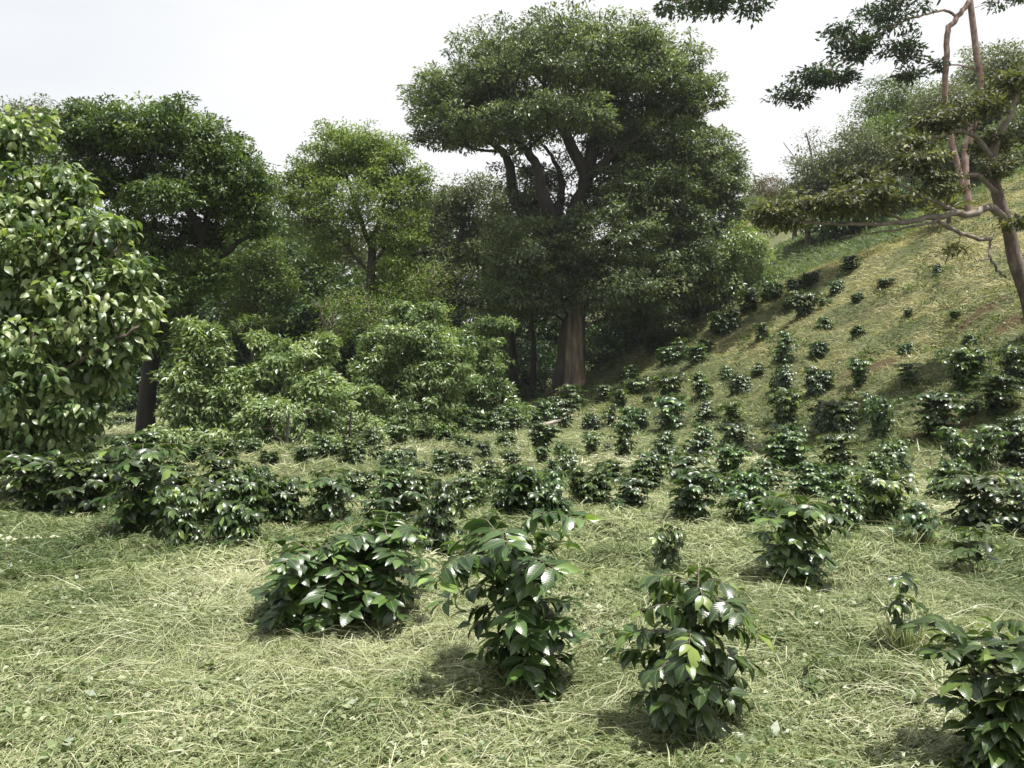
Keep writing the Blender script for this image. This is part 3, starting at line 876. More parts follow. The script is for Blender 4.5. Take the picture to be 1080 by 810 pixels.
# --- dark undergrowth behind and beside the thick trunk
UG = [(485, 410, 40, 34, 40, 'between the highest back bush and the thick trunk'), (545, 385, 44, 42, 46, 'left behind the thick brown trunk'), (575, 400, 47, 36, 40, 'close behind the thick brown trunk'),
      (640, 375, 44, 34, 40, 'right behind the thick brown trunk'), (668, 362, 43, 30, 34, 'under the low boughs right of the thick trunk'), (705, 350, 44, 36, 34, 'under the rounded dark green tree'),
      (745, 330, 45, 36, 32, 'at the shaded edge below the silvery small tree'), (785, 322, 43, 26, 20, 'on the wood edge straight under the silvery small tree'), (812, 305, 44, 22, 16, 'at the top end of the wood edge, beside the green hollow'), (715, 362, 41, 28, 20, 'at the wood edge midway up from the thick trunk'), (470, 430, 31, 34, 22, 'low in shade behind the far shaded row of shrubs'), (560, 428, 41, 34, 16, 'low at the left foot of the thick brown trunk')]
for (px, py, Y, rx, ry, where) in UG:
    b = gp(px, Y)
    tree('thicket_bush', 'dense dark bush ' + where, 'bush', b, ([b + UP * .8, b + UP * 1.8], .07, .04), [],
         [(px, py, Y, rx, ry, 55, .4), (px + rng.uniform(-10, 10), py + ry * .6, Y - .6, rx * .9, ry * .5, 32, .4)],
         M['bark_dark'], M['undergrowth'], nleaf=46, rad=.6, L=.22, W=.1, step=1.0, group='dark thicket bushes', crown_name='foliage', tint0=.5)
for (px, py0, Y, r, top, lab, bk) in [(540, 415, 42, .2, 300, 'dark slender trunk standing in shade left of the thick brown trunk', 'bark_dark'), (562, 418, 41, .15, 300, 'thinner dark trunk nearest the left side of the thick brown trunk', 'bark_dark'),
                                      (688, 388, 42, .07, 300, 'thin pale trunk in the shade right of the thick brown trunk', 'bark_pale')]:
    b = gp(px, Y)
    tree('slender_tree', lab, 'tree', b, ([P3(px + 1, 370, Y), P3(px - 2, 330, Y), P3(px + 2, top, Y)], r, r * .7), [],
         [(px, top - 15, Y, 30, 22, 26, .3)], M[bk], M['undergrowth'], nleaf=40, rad=.7, L=.24, W=.1, step=1.2)

# --- wall of darker trees behind everything on the left
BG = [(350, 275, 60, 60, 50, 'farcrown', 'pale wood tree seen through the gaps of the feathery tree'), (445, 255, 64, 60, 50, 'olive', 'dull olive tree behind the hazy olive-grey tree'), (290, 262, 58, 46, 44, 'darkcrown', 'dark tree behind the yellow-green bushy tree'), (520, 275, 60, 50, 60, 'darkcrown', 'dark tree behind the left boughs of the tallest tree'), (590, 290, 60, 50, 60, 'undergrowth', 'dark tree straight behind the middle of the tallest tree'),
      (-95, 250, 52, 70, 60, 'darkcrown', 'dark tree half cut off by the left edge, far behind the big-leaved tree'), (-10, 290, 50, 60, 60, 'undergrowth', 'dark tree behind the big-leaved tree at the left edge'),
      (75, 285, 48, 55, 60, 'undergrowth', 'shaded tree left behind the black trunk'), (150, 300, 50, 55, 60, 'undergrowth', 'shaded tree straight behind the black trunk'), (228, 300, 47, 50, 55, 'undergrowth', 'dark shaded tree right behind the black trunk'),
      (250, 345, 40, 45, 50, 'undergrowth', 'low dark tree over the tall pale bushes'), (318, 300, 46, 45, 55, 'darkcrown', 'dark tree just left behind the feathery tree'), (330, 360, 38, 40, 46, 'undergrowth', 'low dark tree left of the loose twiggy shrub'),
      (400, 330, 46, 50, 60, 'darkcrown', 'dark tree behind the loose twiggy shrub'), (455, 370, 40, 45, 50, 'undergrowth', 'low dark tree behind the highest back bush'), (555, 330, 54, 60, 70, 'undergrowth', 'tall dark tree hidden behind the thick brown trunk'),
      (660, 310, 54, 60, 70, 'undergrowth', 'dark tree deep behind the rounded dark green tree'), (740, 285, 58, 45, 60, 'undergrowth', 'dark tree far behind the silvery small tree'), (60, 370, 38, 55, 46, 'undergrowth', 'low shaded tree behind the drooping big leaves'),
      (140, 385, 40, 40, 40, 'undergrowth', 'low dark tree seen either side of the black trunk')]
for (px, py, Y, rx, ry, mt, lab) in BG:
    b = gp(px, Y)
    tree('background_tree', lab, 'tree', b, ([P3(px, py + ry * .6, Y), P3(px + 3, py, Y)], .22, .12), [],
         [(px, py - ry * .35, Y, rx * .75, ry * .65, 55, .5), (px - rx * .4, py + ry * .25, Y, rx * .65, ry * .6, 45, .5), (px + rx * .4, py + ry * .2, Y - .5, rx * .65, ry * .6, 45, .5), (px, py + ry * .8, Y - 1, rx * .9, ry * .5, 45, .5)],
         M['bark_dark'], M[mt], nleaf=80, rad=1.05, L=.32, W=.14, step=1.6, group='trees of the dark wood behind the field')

# --- trees on the far hillside
FH = [(905, 175, 56, 52, 42, 'farcrown', 80, 'broad grey-green tree leaning over the far slope, left of the pinkish trunks', .45), (865, 195, 58, 40, 34, 'farcrown', 60, 'olive rounded tree at the left end of the far slope', .35),
      (945, 112, 66, 44, 36, 'brightcrown', 70, 'pale bright tree high on the far hill left of the pinkish trunks', .35), (930, 150, 60, 45, 26, 'brightcrown', 60, 'light green tree in the middle of the far hill', .3),
      (838, 222, 60, 32, 26, 'farcrown', 40, 'small grey-green tree at the lowest end of the far hill', .4), (808, 205, 80, 26, 18, 'brownleaf', 40, 'rusty brown tree crown between the dark crowns and the far hill', .5),
      (792, 225, 72, 26, 26, 'farcrown', 36, 'small hazy tree below the rusty brown crown', .4), (1000, 120, 54, 44, 40, 'farcrown', 60, 'hazy tree behind the two pinkish trunks', .6), (1048, 75, 56, 46, 28, 'farcrown', 60, 'farthest pale tree on the skyline right of the pinkish trunks', .7),
      (1092, 95, 52, 40, 36, 'farcrown', 50, 'hazy tree cut by the right edge on the far skyline', .6), (1078, 140, 47, 34, 26, 'farcrown', 40, 'bushy grey-green tree touching the right edge above the slope', .5), (1075, 112, 50, 44, 26, 'farcrown', 70, 'wide hazy tree on the ridge at the right edge behind the upper sprays', .6), (1030, 140, 52, 36, 22, 'farcrown', 50, 'grey-green tree on the ridge between the leaning trunk and the pinkish trunks', .45), (1062, 168, 45, 22, 12, 'farcrown', 24, 'low bush on the skyline behind the leaning trunk', .5), (1015, 165, 47, 34, 22, 'farcrown', 40, 'rounded tree behind the slope between the two trunks at right', .45), (985, 165, 62, 36, 28, 'farcrown', 46, 'grey-green tree at the foot of the pinkish trunks', .5),
      (852, 226, 52, 36, 12, 'undergrowth', 40, 'low dark tree over the green hollow behind the slope', .5), (900, 232, 50, 40, 20, 'undergrowth', 50, 'dark tree behind the crest below the grey bough', .5),
      (945, 222, 50, 36, 22, 'undergrowth', 46, 'dark tree on the crest behind the grey bough, left of its trunk', .5), (1045, 120, 52, 36, 30, 'farcrown', 40, 'grey-green tree between pinkish trunk and right edge', .5)]
for (px, py, Y, rx, ry, mt, n, lab, t0) in FH:
    b = gp(px, Y)
    top = P3(px, py, Y)
    if top[2] - b[2] < 1.5: b[2] = top[2] - 1.5
    tree('hillside_tree', lab, 'tree', b, ([b + (top - b) * .5, top], .2, .1), [],
         [(px, py - ry * .3, Y, rx * .8, ry * .7, n, .5), (px - rx * .4, py + ry * .2, Y, rx * .65, ry * .6, n // 2, .4), (px + rx * .4, py + ry * .2, Y - .5, rx * .65, ry * .6, n // 2, .4)],
         M['bark_grey'], M[mt], nleaf=54, rad=1.0, L=.27, W=.11, step=1.6, group='trees on the far hillside', tint0=t0, flat=.6)
# thin see-through tree on the skyline
b = gp(858, 70)
tree('sparse_tree', 'thin almost leafless tree against the white sky at the left of the far hill', 'tree', b,
     ([P3(858, 200, 70), P3(856, 165, 70), P3(850, 140, 70)], .12, .06), [([P3(858, 190, 70), P3(845, 175, 70), P3(826, 150, 70)], .06, .03)],
     [(858, 150, 70, 26, 20, 40, .4), (838, 168, 70, 14, 12, 14, .4)], M['bark_grey'], M['farcrown'], nleaf=9, rad=1.0, L=.24, W=.1, step=1.3, flat=.35)

# --- gnarled tree leaning in from the right
Y = 18.0
b = ground_at(1092, 352); Yt = b[1]
Y = Yt - .3
S = [(880, 222, Y - 1.4, 70, 9, 40, .1), (830, 232, Y - 2, 40, 7, 20, .1), (930, 215, Y - 1.2, 40, 8, 26, .1), (860, 214, Y - 2, 62, 11, 60, .1), (920, 204, Y - 2, 50, 12, 60, .1), (905, 186, Y - 1.2, 34, 9, 34, .1), (965, 170, Y - 1.5, 30, 11, 34, .1), (815, 224, Y - 2.4, 26, 8, 24, .1), (990, 185, Y - 1, 26, 8, 16, .1),
     (985, 128, Y - .6, 46, 13, 55, .1), (1030, 112, Y - .5, 44, 16, 60, .1), (1065, 88, Y, 34, 18, 44, .1), (960, 152, Y - 1, 26, 8, 22, .1), (1045, 150, Y + .3, 26, 13, 30, .1), (1052, 178, Y - .3, 20, 12, 18, .1), (1075, 232, Y - .8, 14, 10, 14, .1), (985, 200, Y - 1, 34, 6, 16, .1), (1008, 262, Y - .6, 8, 5, 4, .1)]
tree('gnarled_tree', 'leaning gnarled tree at the right edge with layered sprays and a grey bough', 'tree', b - UP * .1,
     ([P3(1084, 312, Y), P3(1071, 275, Y), P3(1063, 238, Y), P3(1052, 205, Y), P3(1047, 172, Y), P3(1052, 140, Y)], .20, .10),
     [([P3(1064, 236, Y), P3(1046, 220, Y - .3), P3(1025, 226, Y - .6), P3(985, 228, Y - 1), P3(950, 235, Y - 1.4), P3(905, 236, Y - 1.8), P3(860, 235, Y - 2), P3(815, 233, Y - 2.3)], .11, .016),
      ([P3(1010, 227, Y - .7), P3(990, 214, Y - 1), P3(970, 206, Y - 1.3), P3(955, 196, Y - 1.5)], .06, .02),
      ([P3(955, 234, Y - 1.3), P3(930, 222, Y - 1.5), P3(900, 212, Y - 1.8)], .04, .015),
      ([P3(990, 228, Y - 1), P3(1005, 242, Y - .8), P3(1022, 249, Y - .6), P3(1045, 252, Y - .3)], .05, .045),
      ([P3(990, 229, Y - 1), P3(955, 241, Y - 1.3), P3(915, 246, Y - 1.5), P3(888, 250, Y - 1.7)], .035, .01),
      ([P3(1052, 205, Y), P3(1030, 185, Y - .4), P3(1005, 190, Y - .8), P3(965, 208, Y - 1.2)], .07, .02),
      ([P3(1048, 165, Y), P3(1020, 140, Y - .4), P3(985, 145, Y - .8), P3(955, 160, Y - 1)], .07, .02),
      ([P3(1050, 150, Y), P3(1066, 120, Y), P3(1080, 80, Y), P3(1095, 60, Y)], .09, .03),
      ([P3(1047, 250, Y - .3), P3(1044, 268, Y - .4), P3(1052, 285, Y - .3), P3(1062, 292, Y)], .03, .03), ([P3(1046, 270, Y - .4), P3(1030, 275, Y - .5), P3(1020, 268, Y - .6)], .02, .008)],
     S, M['bark_grey'], M['sprayleaf'], nleaf=22, rad=.33, L=.15, W=.07, step=.5, flat=.24, upness=1.2, tint0=.6, tip=.008, jit=.2, ridge=.05, maxr=.06, limbbark=M['bark_bough'], flare=.2)

# --- tall forked tree with pinkish bark
Y = 35.0
b = gp(1022, Y)
S = [(935, 12, Y - 1.5, 46, 22, 50, .2), (905, 48, Y - 2, 34, 16, 46, .2), (860, 78, Y - 2.4, 30, 11, 36, .2), (955, 50, Y - 1.4, 22, 18, 30, .2), (830, 98, Y - 2.6, 18, 5, 12, .2), (890, 30, Y - 2, 22, 7, 14, .2), (848, 104, Y - 2.4, 8, 6, 6, .2), (885, 82, Y - 2, 16, 8, 12, .2), (960, 78, Y - 1, 22, 6, 14, .2), (990, 68, Y, 8, 4, 5, .2),
     (752, -2, Y - 4, 52, 11, 50, .2), (790, 8, Y - 4, 18, 9, 14, .2), (705, 4, Y - 4.4, 14, 6, 8, .2), (1055, 2, Y, 8, 4, 4, .2), (1078, -4, Y, 12, 6, 8, .2),
     (960, -60, Y, 90, 30, 60, .3), (1040, -90, Y, 80, 40, 70, .3), (860, -45, Y - 2, 60, 22, 40, .3)]
tree('forked_tree', 'tall slender tree with forked pinkish trunk, dark leaves hanging against the sky', 'tree', b,
     ([P3(1018, 165, Y), P3(1034, 100, Y), P3(1029, 50, Y), P3(1023, 0, Y), P3(1016, -70, Y)], .17, .11),
     [([P3(1023, 4, Y), P3(1010, 18, Y - .1), P3(1000, 32, Y - .2), P3(998, 60, Y - .2), P3(997, 98, Y - .1), P3(1004, 150, Y), P3(1016, 200, Y)], .11, .13),
      ([P3(1008, 18, Y - .1), P3(995, 11, Y - .4), P3(975, 16, Y - .8), P3(945, 26, Y - 1.2), P3(915, 44, Y - 1.8), P3(875, 72, Y - 2.2), P3(835, 97, Y - 2.5)], .06, .02),
      ([P3(1020, -20, Y), P3(950, -40, Y - 1), P3(860, -28, Y - 2.5), P3(790, -8, Y - 3.6), P3(712, 2, Y - 4.3)], .1, .015),
      ([P3(1018, -60, Y), P3(1050, -30, Y), P3(1075, -10, Y)], .05, .015)],
     S, M['bark_pink'], M['undergrowth'], nleaf=22, rad=.46, L=.24, W=.10, step=.7, flat=.45, upness=.7, tint0=.25, tip=.01, maxr=.05)

# spiky rosette plants at the foot of the pinkish trunks
for (px, Y, s, n, lab) in [(1000, 33, 1.3, 34, 'yellow-green spiky plant with sword leaves at the foot of the pinkish trunks'), (985, 34, .9, 26, 'smaller spiky sword-leaved plant left of the yellow-green one on the crest')]:
    b = gp(px, Y); root = empty('spiky_plant', b, lab, 'plant', 'spiky plants on the crest')
    ms = MB(); tube(ms, [[0, 0, -.1], [.03, 0, .3], [.02, .02, .7]], [.12, .1, .08], 8); ms.build('stem', M['bark_grey'], root)
    mf = MB(); a = rng.uniform(0, 6.28, n); el = rng.uniform(.1, 1.45, n)
    D = np.stack([np.cos(a) * np.cos(el), np.sin(a) * np.cos(el), np.sin(el)], 1)
    leaves(mf, np.tile([0.02, .02, .65], (n, 1)), D, nrm(UP - D * .5 + rng.normal(0, .1, (n, 3))), s * rng.uniform(.6, 1, n), .16, rng.uniform(.5, 1, n), True)
    mf.build('foliage', M['sprayleaf'], root)

# ------------------------------------------------------------------ coffee shrubs
def make_coffee(seed, H=.85, R=.42, prof='col', nodes=11, stems=1, leafL=.125, dens=1.0, droop=.55, bottom=.06, tint0=.5, young=.5, lean=.0):
    """returns (stem mesh data, foliage mesh data) of one shrub, standing at the origin"""
    r = np.random.default_rng(seed)
    ms = MB(); P, D, N, L, T = [], [], [], [], []
    for s in range(stems):
        a0 = r.uniform(0, 6.28)
        ln_ = (.0 if stems == 1 else R * .55) + lean * R
        h = H * r.uniform(.8, 1.0) if stems > 1 else H
        top = np.array([math.cos(a0) * ln_, math.sin(a0) * ln_, h])
        base = np.array([math.cos(a0), math.sin(a0), 0]) * (.0 if stems == 1 else .03)
        mid = base * .3 + top * .5 + np.array([r.normal(0, .02), r.normal(0, .02), 0])
        path = smooth_path([base - UP * .06, base * .7 + np.array([0, 0, h * .2]), mid, top], 4)
        tube(ms, path, np.linspace(.013, .004, len(path)) * (H / .85) ** .5, 6)
        az = r.uniform(0, 6.28)
        for k in range(nodes):
            t = bottom + (1 - bottom) * (k + r.uniform(-.2, .2)) / (nodes - 1)
            t = min(max(t, .03), .99)
            f = t * (len(path) - 1); i = int(f); i = min(i, len(path) - 2)
            p0 = path[i] + (path[i + 1] - path[i]) * (f - i)
            if prof == 'col':
                rr = (.55 + .75 * t) * (1 - max(0, t - .8) * 2.6) if t > .1 else .5
            elif prof == 'umb':
                rr = .36 + .95 * t ** 2.2 - max(0, t - .9) * 2.2
            elif prof == 'round':
                rr = .55 + .6 * math.sin(math.pi * min(1, t * .95 + .05))
            else:
                rr = .45 + .3 * t
            az += 1.57 + r.normal(0, .25)
            for side in (0, math.pi):
                if r.random() > dens: continue
                a = az + side + r.normal(0, .25)
                bl = R * rr * r.uniform(.7, 1.15) / (1.0 if stems == 1 else 1.35)
                el = math.radians(10 + 42 * t + r.normal(0, 8))
                out = np.array([math.cos(a), math.sin(a), 0])
                e1 = p0 + (out * math.cos(el) + UP * math.sin(el)) * bl * .55
                e2 = e1 + (out * math.cos(el * .2) - UP * .22) * bl * .45
                bp = smooth_path([p0, e1, e2], 3)
                tube(ms, bp, np.linspace(.0045, .0018, len(bp)), 4, cap=False)
                nl = max(3, int(bl / (leafL * .27)))
                for q in range(nl):
                    u = (q + .8 + r.uniform(-.2, .2)) / nl; u = min(u, 1.0)
                    ff = u * (len(bp) - 1); j = min(int(ff), len(bp) - 2)
                    pp = bp[j] + (bp[j + 1] - bp[j]) * (ff - j)
                    lat = np.array([-math.sin(a), math.cos(a), 0])
                    last = q == nl - 1
                    for sd in (-1, 1):
                        if r.random() < .05: continue
                        d = out * (.45 + (.7 if last else 0) + r.normal(0, .2)) + lat * sd * (.9 - (.35 if last else 0)) - UP * (droop + r.normal(0, .36) - (.25 * t))
                        P.append(pp); D.append(d)
                        N.append(UP * .9 + out * .5 + r.normal(0, .3, 3))
                        L.append(leafL * r.uniform(.7, 1.2) * (.75 if last and t > .8 else 1))
                        T.append((tint0 if r.random() > .003 else 1.0) + r.normal(0, .14) + (young * .5 if (last and t > .72) or (r.random() < .06) else 0) + .08 * (u - .5))
        # crown tip: a tuft of young pale leaves
        for q in range(7):
            a = q * 2.4; out = np.array([math.cos(a), math.sin(a), 0])
            P.append(path[-1] - UP * .01 * q); D.append(out + UP * (.5 - .16 * q)); N.append(UP + out * .3 + r.normal(0, .2, 3)); L.append(leafL * r.uniform(.55, .95)); T.append(tint0 + young * .6 * r.random())
    mf = MB()
    P, D, N, L, T = map(np.array, (P, D, N, L, T))
    leaves(mf, P, D, nrm(N), L, L * .50 * r.uniform(.85, 1.15, len(L)), T, True)
    return ms, mf


KINDS_ = {
    # name: kwargs, nominal height and width
    'heroA': dict(seed=3, H=.86, R=.31, prof='col', nodes=25, leafL=.112, droop=.85, dens=.95),
    'heroB': dict(seed=5, H=.92, R=.46, prof='umb', nodes=22, leafL=.118, droop=.55, dens=.95, bottom=.12),
    'heroC': dict(seed=8, H=.78, R=.5, prof='round', nodes=12, stems=6, leafL=.105, droop=.6),
    'heroD': dict(seed=9, H=.8, R=.42, prof='umb', nodes=17, leafL=.13, droop=.6, stems=3),
    'dense1': dict(seed=21, H=.85, R=.38, prof='round', nodes=25, leafL=.11, droop=.75, dens=1),
    'dense2': dict(seed=22, H=.8, R=.42, prof='col', nodes=19, leafL=.11, droop=.7, stems=3, dens=1),
    'dense3': dict(seed=23, H=.75, R=.45, prof='round', nodes=15, leafL=.11, droop=.65, stems=5, dens=1),
    'dense4': dict(seed=24, H=.85, R=.36, prof='umb', nodes=24, leafL=.115, droop=.8, dens=1),
    'dense5': dict(seed=25, H=.8, R=.4, prof='col', nodes=17, leafL=.125, droop=.55, stems=2, dens=.9, lean=.3),
    'dense6': dict(seed=26, H=.9, R=.36, prof='round', nodes=22, leafL=.105, droop=.85, dens=.85, bottom=.15),
    'dense7': dict(seed=27, H=.7, R=.42, prof='umb', nodes=12, leafL=.12, droop=.6, stems=4, dens=.9, young=.7),
    'young4': dict(seed=44, H=.6, R=.28, prof='round', nodes=12, leafL=.115, droop=.6, dens=.7, bottom=.15, young=.8),
    'wide2': dict(seed=32, H=.58, R=.5, prof='umb', nodes=10, leafL=.12, droop=.55, stems=4, dens=.9),
    'wide1': dict(seed=31, H=.62, R=.48, prof='round', nodes=13, leafL=.115, droop=.6, stems=5, dens=1),
    'young1': dict(seed=41, H=.55, R=.2, prof='umb', nodes=13, leafL=.105, droop=.8, dens=.95, bottom=.3, young=.7),
    'young2': dict(seed=42, H=.6, R=.22, prof='umb', nodes=7, leafL=.125, droop=.6, dens=.7, bottom=.4, young=.8),
    'young3': dict(seed=43, H=.5, R=.26, prof='col', nodes=14, leafL=.11, droop=.7, dens=.9, bottom=.2, young=.6),
}
PROTO = {}


def proto(kind):
    if kind not in PROTO:
        ms, mf = make_coffee(**KINDS_[kind])
        so = ms.build('stem', M['twig']); fo = mf.build('foliage', M['coffee'])
        co_ = np.empty(len(fo.data.vertices) * 3); fo.data.vertices.foreach_get('co', co_); co_ = co_.reshape(-1, 3)
        h = np.percentile(co_[:, 2], 98); wd = np.percentile(np.hypot(co_[:, 0], co_[:, 1]), 93) * 2
        sm, fm = so.data, fo.data
        bpy.data.objects.remove(so); bpy.data.objects.remove(fo)
        PROTO[kind] = (sm, fm, h, wd)
    return PROTO[kind]


srng = np.random.default_rng(77)


def shrub(px, py, hpx, wpx, kind, label, group, g=None, rot=None):
    g = ground_at(px, py) if g is None else g
    sm, fm, h0, w0 = proto(kind)
    s = g[1] / F
    sz = hpx * s / h0; sx = (wpx * s / w0)
    root = empty('coffee_shrub', g, label, 'shrub', group)
    root.rotation_euler = (srng.normal(0, .11), srng.normal(0, .11), srng.uniform(0, 6.28) if rot is None else rot)
    q = srng.uniform(.85, 1.18); root.scale = (sx * q, sx / q, sz)
    a = bpy.data.objects.new('stem', sm); col.objects.link(a); a.parent = root
    b = bpy.data.objects.new('foliage', fm); col.objects.link(b); b.parent = root
    return root


FG = 'coffee shrubs in the foreground'
HERO = [
    (733, 778, 156, 126, 'heroA', 'columnar coffee shrub with glossy ribbed leaves, front centre-right, nearest complete plant', FG, 1.0),
    (562, 722, 180, 158, 'heroB', 'wide-topped coffee shrub with umbrella of large leaves, front centre', FG, 2.2),
    (1058, 842, 150, 165, 'heroD', 'coffee shrub cut by the bottom right corner of the photo', FG, .6),
    (352, 648, 88, 154, 'heroC', 'broad low coffee bush of several stems, left of the wide-topped shrub', FG, 4.0),
    (835, 614, 88, 80, 'dense4', 'upright bushy coffee shrub behind the columnar front shrub, at the field edge', FG, None),
    (957, 697, 84, 46, 'young2', 'spindly coffee shrub rising from long grass strands, front right', FG, None),
    (705, 603, 54, 38, 'young1', 'small single-stemmed coffee shrub alone behind the wide-topped shrub', FG, None),
    (1027, 614, 56, 56, 'young2', 'thin coffee shrub with few leaves near the right edge', FG, None),
    (458, 598, 72, 56, 'dense1', 'dark coffee shrub close behind the right end of the broad low bush', FG, None),
    (963, 576, 46, 44, 'young3', 'greyish sparse coffee shrub mixed with a grass clump on the right', FG, None),
]
for (px, py, h, w, k, lab, gr, rot) in HERO:
    shrub(px, py, h, w, k, lab, gr, rot=rot)

ORD = ['first', 'second', 'third', 'fourth', 'fifth', 'sixth', 'seventh', 'eighth', 'ninth', 'tenth', 'eleventh', 'twelfth', 'thirteenth', 'fourteenth', 'fifteenth', 'sixteenth', 'seventeenth', 'eighteenth', 'nineteenth', 'twentieth']
ROWS = [
    ('coffee shrubs at the left', 'the dark clump below the big-leaved tree', [(45, 538, 60, 78), (88, 541, 60, 66), (12, 500, 36, 40), (140, 492, 30, 44), (85, 500, 26, 34)]),
    ('coffee shrubs at the left', 'the left clump beside the shaded grass', [(150, 563, 84, 84), (197, 578, 60, 56), (246, 582, 76, 70), (236, 552, 64, 76), (290, 548, 40, 44)]),
    ('coffee shrubs in the field', 'the line just behind the broad low bush', [(306, 549, 46, 52), (347, 547, 52, 56), (398, 540, 42, 48), (415, 562, 60, 62), (378, 522, 26, 34)]),
    ('coffee shrubs in the field', 'the low line before the black trunk', [(205, 490, 16, 28), (236, 486, 16, 30), (262, 484, 13, 24), (284, 490, 12, 20), (318, 491, 20, 28), (175, 488, 16, 26), (131, 448, 10, 18)]),
    ('coffee shrubs in the field', 'the line touching the tall back bushes', [(340, 484, 22, 22), (356, 484, 17, 20), (373, 487, 23, 24), (390, 473, 22, 24), (420, 471, 20, 26), (437, 484, 12, 20), (400, 483, 18, 22), (450, 468, 16, 24), (470, 468, 14, 24)]),
    ('coffee shrubs in the field', 'the row before the highest back bush', [(411, 492, 24, 26), (430, 505, 18, 22), (463, 506, 23, 22), (462, 489, 16, 20), (484, 501, 20, 24), (489, 475, 13, 18), (445, 495, 13, 16)]),
    ('coffee shrubs in the field', 'the far shaded row left of thick trunk', [(484, 457, 17, 22), (504, 459, 18, 20), (526, 459, 24, 26), (541, 456, 15, 20), (560, 447, 17, 24), (578, 441, 20, 26), (601, 437, 28, 34)]),
    ('coffee shrubs in the field', 'the scattered row before the thick trunk', [(514, 480, 15, 22), (534, 472, 16, 20), (542, 492, 19, 24), (569, 473, 24, 30), (572, 489, 17, 20), (591, 479, 13, 14), (596, 453, 20, 18), (515, 508, 22, 26), (551, 508, 19, 22)]),
    ('coffee shrubs in the field', 'the row across the middle of the field', [(493, 547, 36, 44), (553, 553, 50, 62), (590, 553, 44, 46), (583, 511, 26, 26), (603, 502, 28, 30), (641, 512, 28, 34), (624, 537, 36, 44), (667, 541, 34, 38), (676, 512, 32, 40), (651, 547, 13, 18), (525, 530, 24, 30)]),
    ('coffee shrubs at the foot of the hill', 'the loose row at the hill foot below trunk', [(624, 480, 20, 24), (657, 485, 32, 24), (701, 491, 27, 24), (685, 512, 36, 30), (640, 478, 10, 12)]),
    ('coffee shrubs on the hill', 'the row climbing right from the thick trunk', [(622, 453, 15, 18), (644, 450, 20, 22), (670, 450, 20, 22), (637, 425, 16, 20), (654, 431, 17, 20), (673, 415, 18, 24), (683, 424, 7, 10), (691, 371, 15, 18)]),
    ('coffee shrubs on the hill', 'the stacked upslope column nearest the thick trunk', [(707, 451, 32, 32), (707, 422, 24, 28), (738, 386, 18, 20), (740, 372, 17, 22), (706, 385, 16, 22)]),
    ('coffee shrubs on the hill', 'the second upslope column from the trunk', [(744, 447, 22, 24), (743, 419, 24, 24), (733, 486, 30, 30), (725, 512, 32, 36), (727, 558, 50, 48), (706, 470, 13, 14)]),
    ('coffee shrubs on the hill', 'the third upslope column from the trunk', [(779, 416, 18, 18), (775, 453, 26, 26), (775, 480, 30, 32), (768, 501, 28, 36), (757, 523, 26, 34)]),
    ('coffee shrubs on the hill', 'the thick central column on the slope', [(822, 420, 24, 24), (827, 446, 34, 34), (830, 478, 32, 34), (832, 499, 34, 40), (808, 515, 32, 40), (791, 556, 48, 50), (853, 528, 32, 36), (760, 345, 14, 20)]),
    ('coffee shrubs on the hill', 'the short column right of the thick one', [(864, 419, 22, 22), (880, 456, 28, 36), (886, 500, 38, 38), (877, 524, 32, 36), (884, 567, 42, 42)]),
    ('coffee shrubs on the hill', 'the top line across the dry slope', [(826, 386, 28, 22), (804, 359, 17, 18), (847, 335, 24, 26), (833, 325, 12, 16), (842, 305, 14, 20), (882, 308, 13, 14), (897, 288, 16, 20), (988, 290, 11, 12), (935, 308, 10, 18), (858, 300, 14, 18)]),
    ('coffee shrubs on the hill', 'the row halfway up the right slope', [(906, 409, 23, 24), (960, 411, 22, 20), (1018, 408, 38, 42), (1073, 404, 36, 34), (1024, 368, 12, 16)]),
    ('coffee shrubs on the hill', 'the dark row low on the right slope', [(928, 463, 42, 32), (990, 459, 42, 42), (1050, 441, 34, 42), (1025, 436, 14, 22)]),
    ('coffee shrubs at the foot of the hill', 'the big-leaved group at the right hill foot', [(928, 552, 56, 54), (947, 499, 30, 36), (927, 505, 22, 26), (995, 530, 42, 44), (1026, 505, 44, 48), (1031, 557, 56, 62), (1073, 500, 46, 44), (1073, 527, 26, 30), (1074, 564, 46, 50)]),
    ('coffee shrubs at the left', 'the fill behind the left front clump', [(272, 524, 32, 38), (182, 520, 38, 44), (112, 517, 38, 44)]),
    ('coffee shrubs in the field', 'the short line left of the far scattered row', [(444, 524, 28, 36), (470, 530, 26, 34), (500, 526, 26, 34), (535, 516, 24, 30)]),
    ('coffee shrubs on the hill', 'the faint plants dotted over the dry slope', [(868, 347, 13, 16), (905, 352, 10, 14), (765, 398, 13, 16), (798, 398, 13, 15), (862, 374, 15, 18), (905, 322, 9, 12), (958, 334, 9, 12), (1008, 338, 10, 14), (955, 372, 12, 15), (870, 322, 10, 13)]),
    ('coffee shrubs along the wood edge', 'the line edging the dark wood upslope', [(765, 350, 20, 26), (790, 332, 22, 26), (812, 316, 16, 22), (718, 380, 20, 24), (664, 402, 16, 22)]),
]
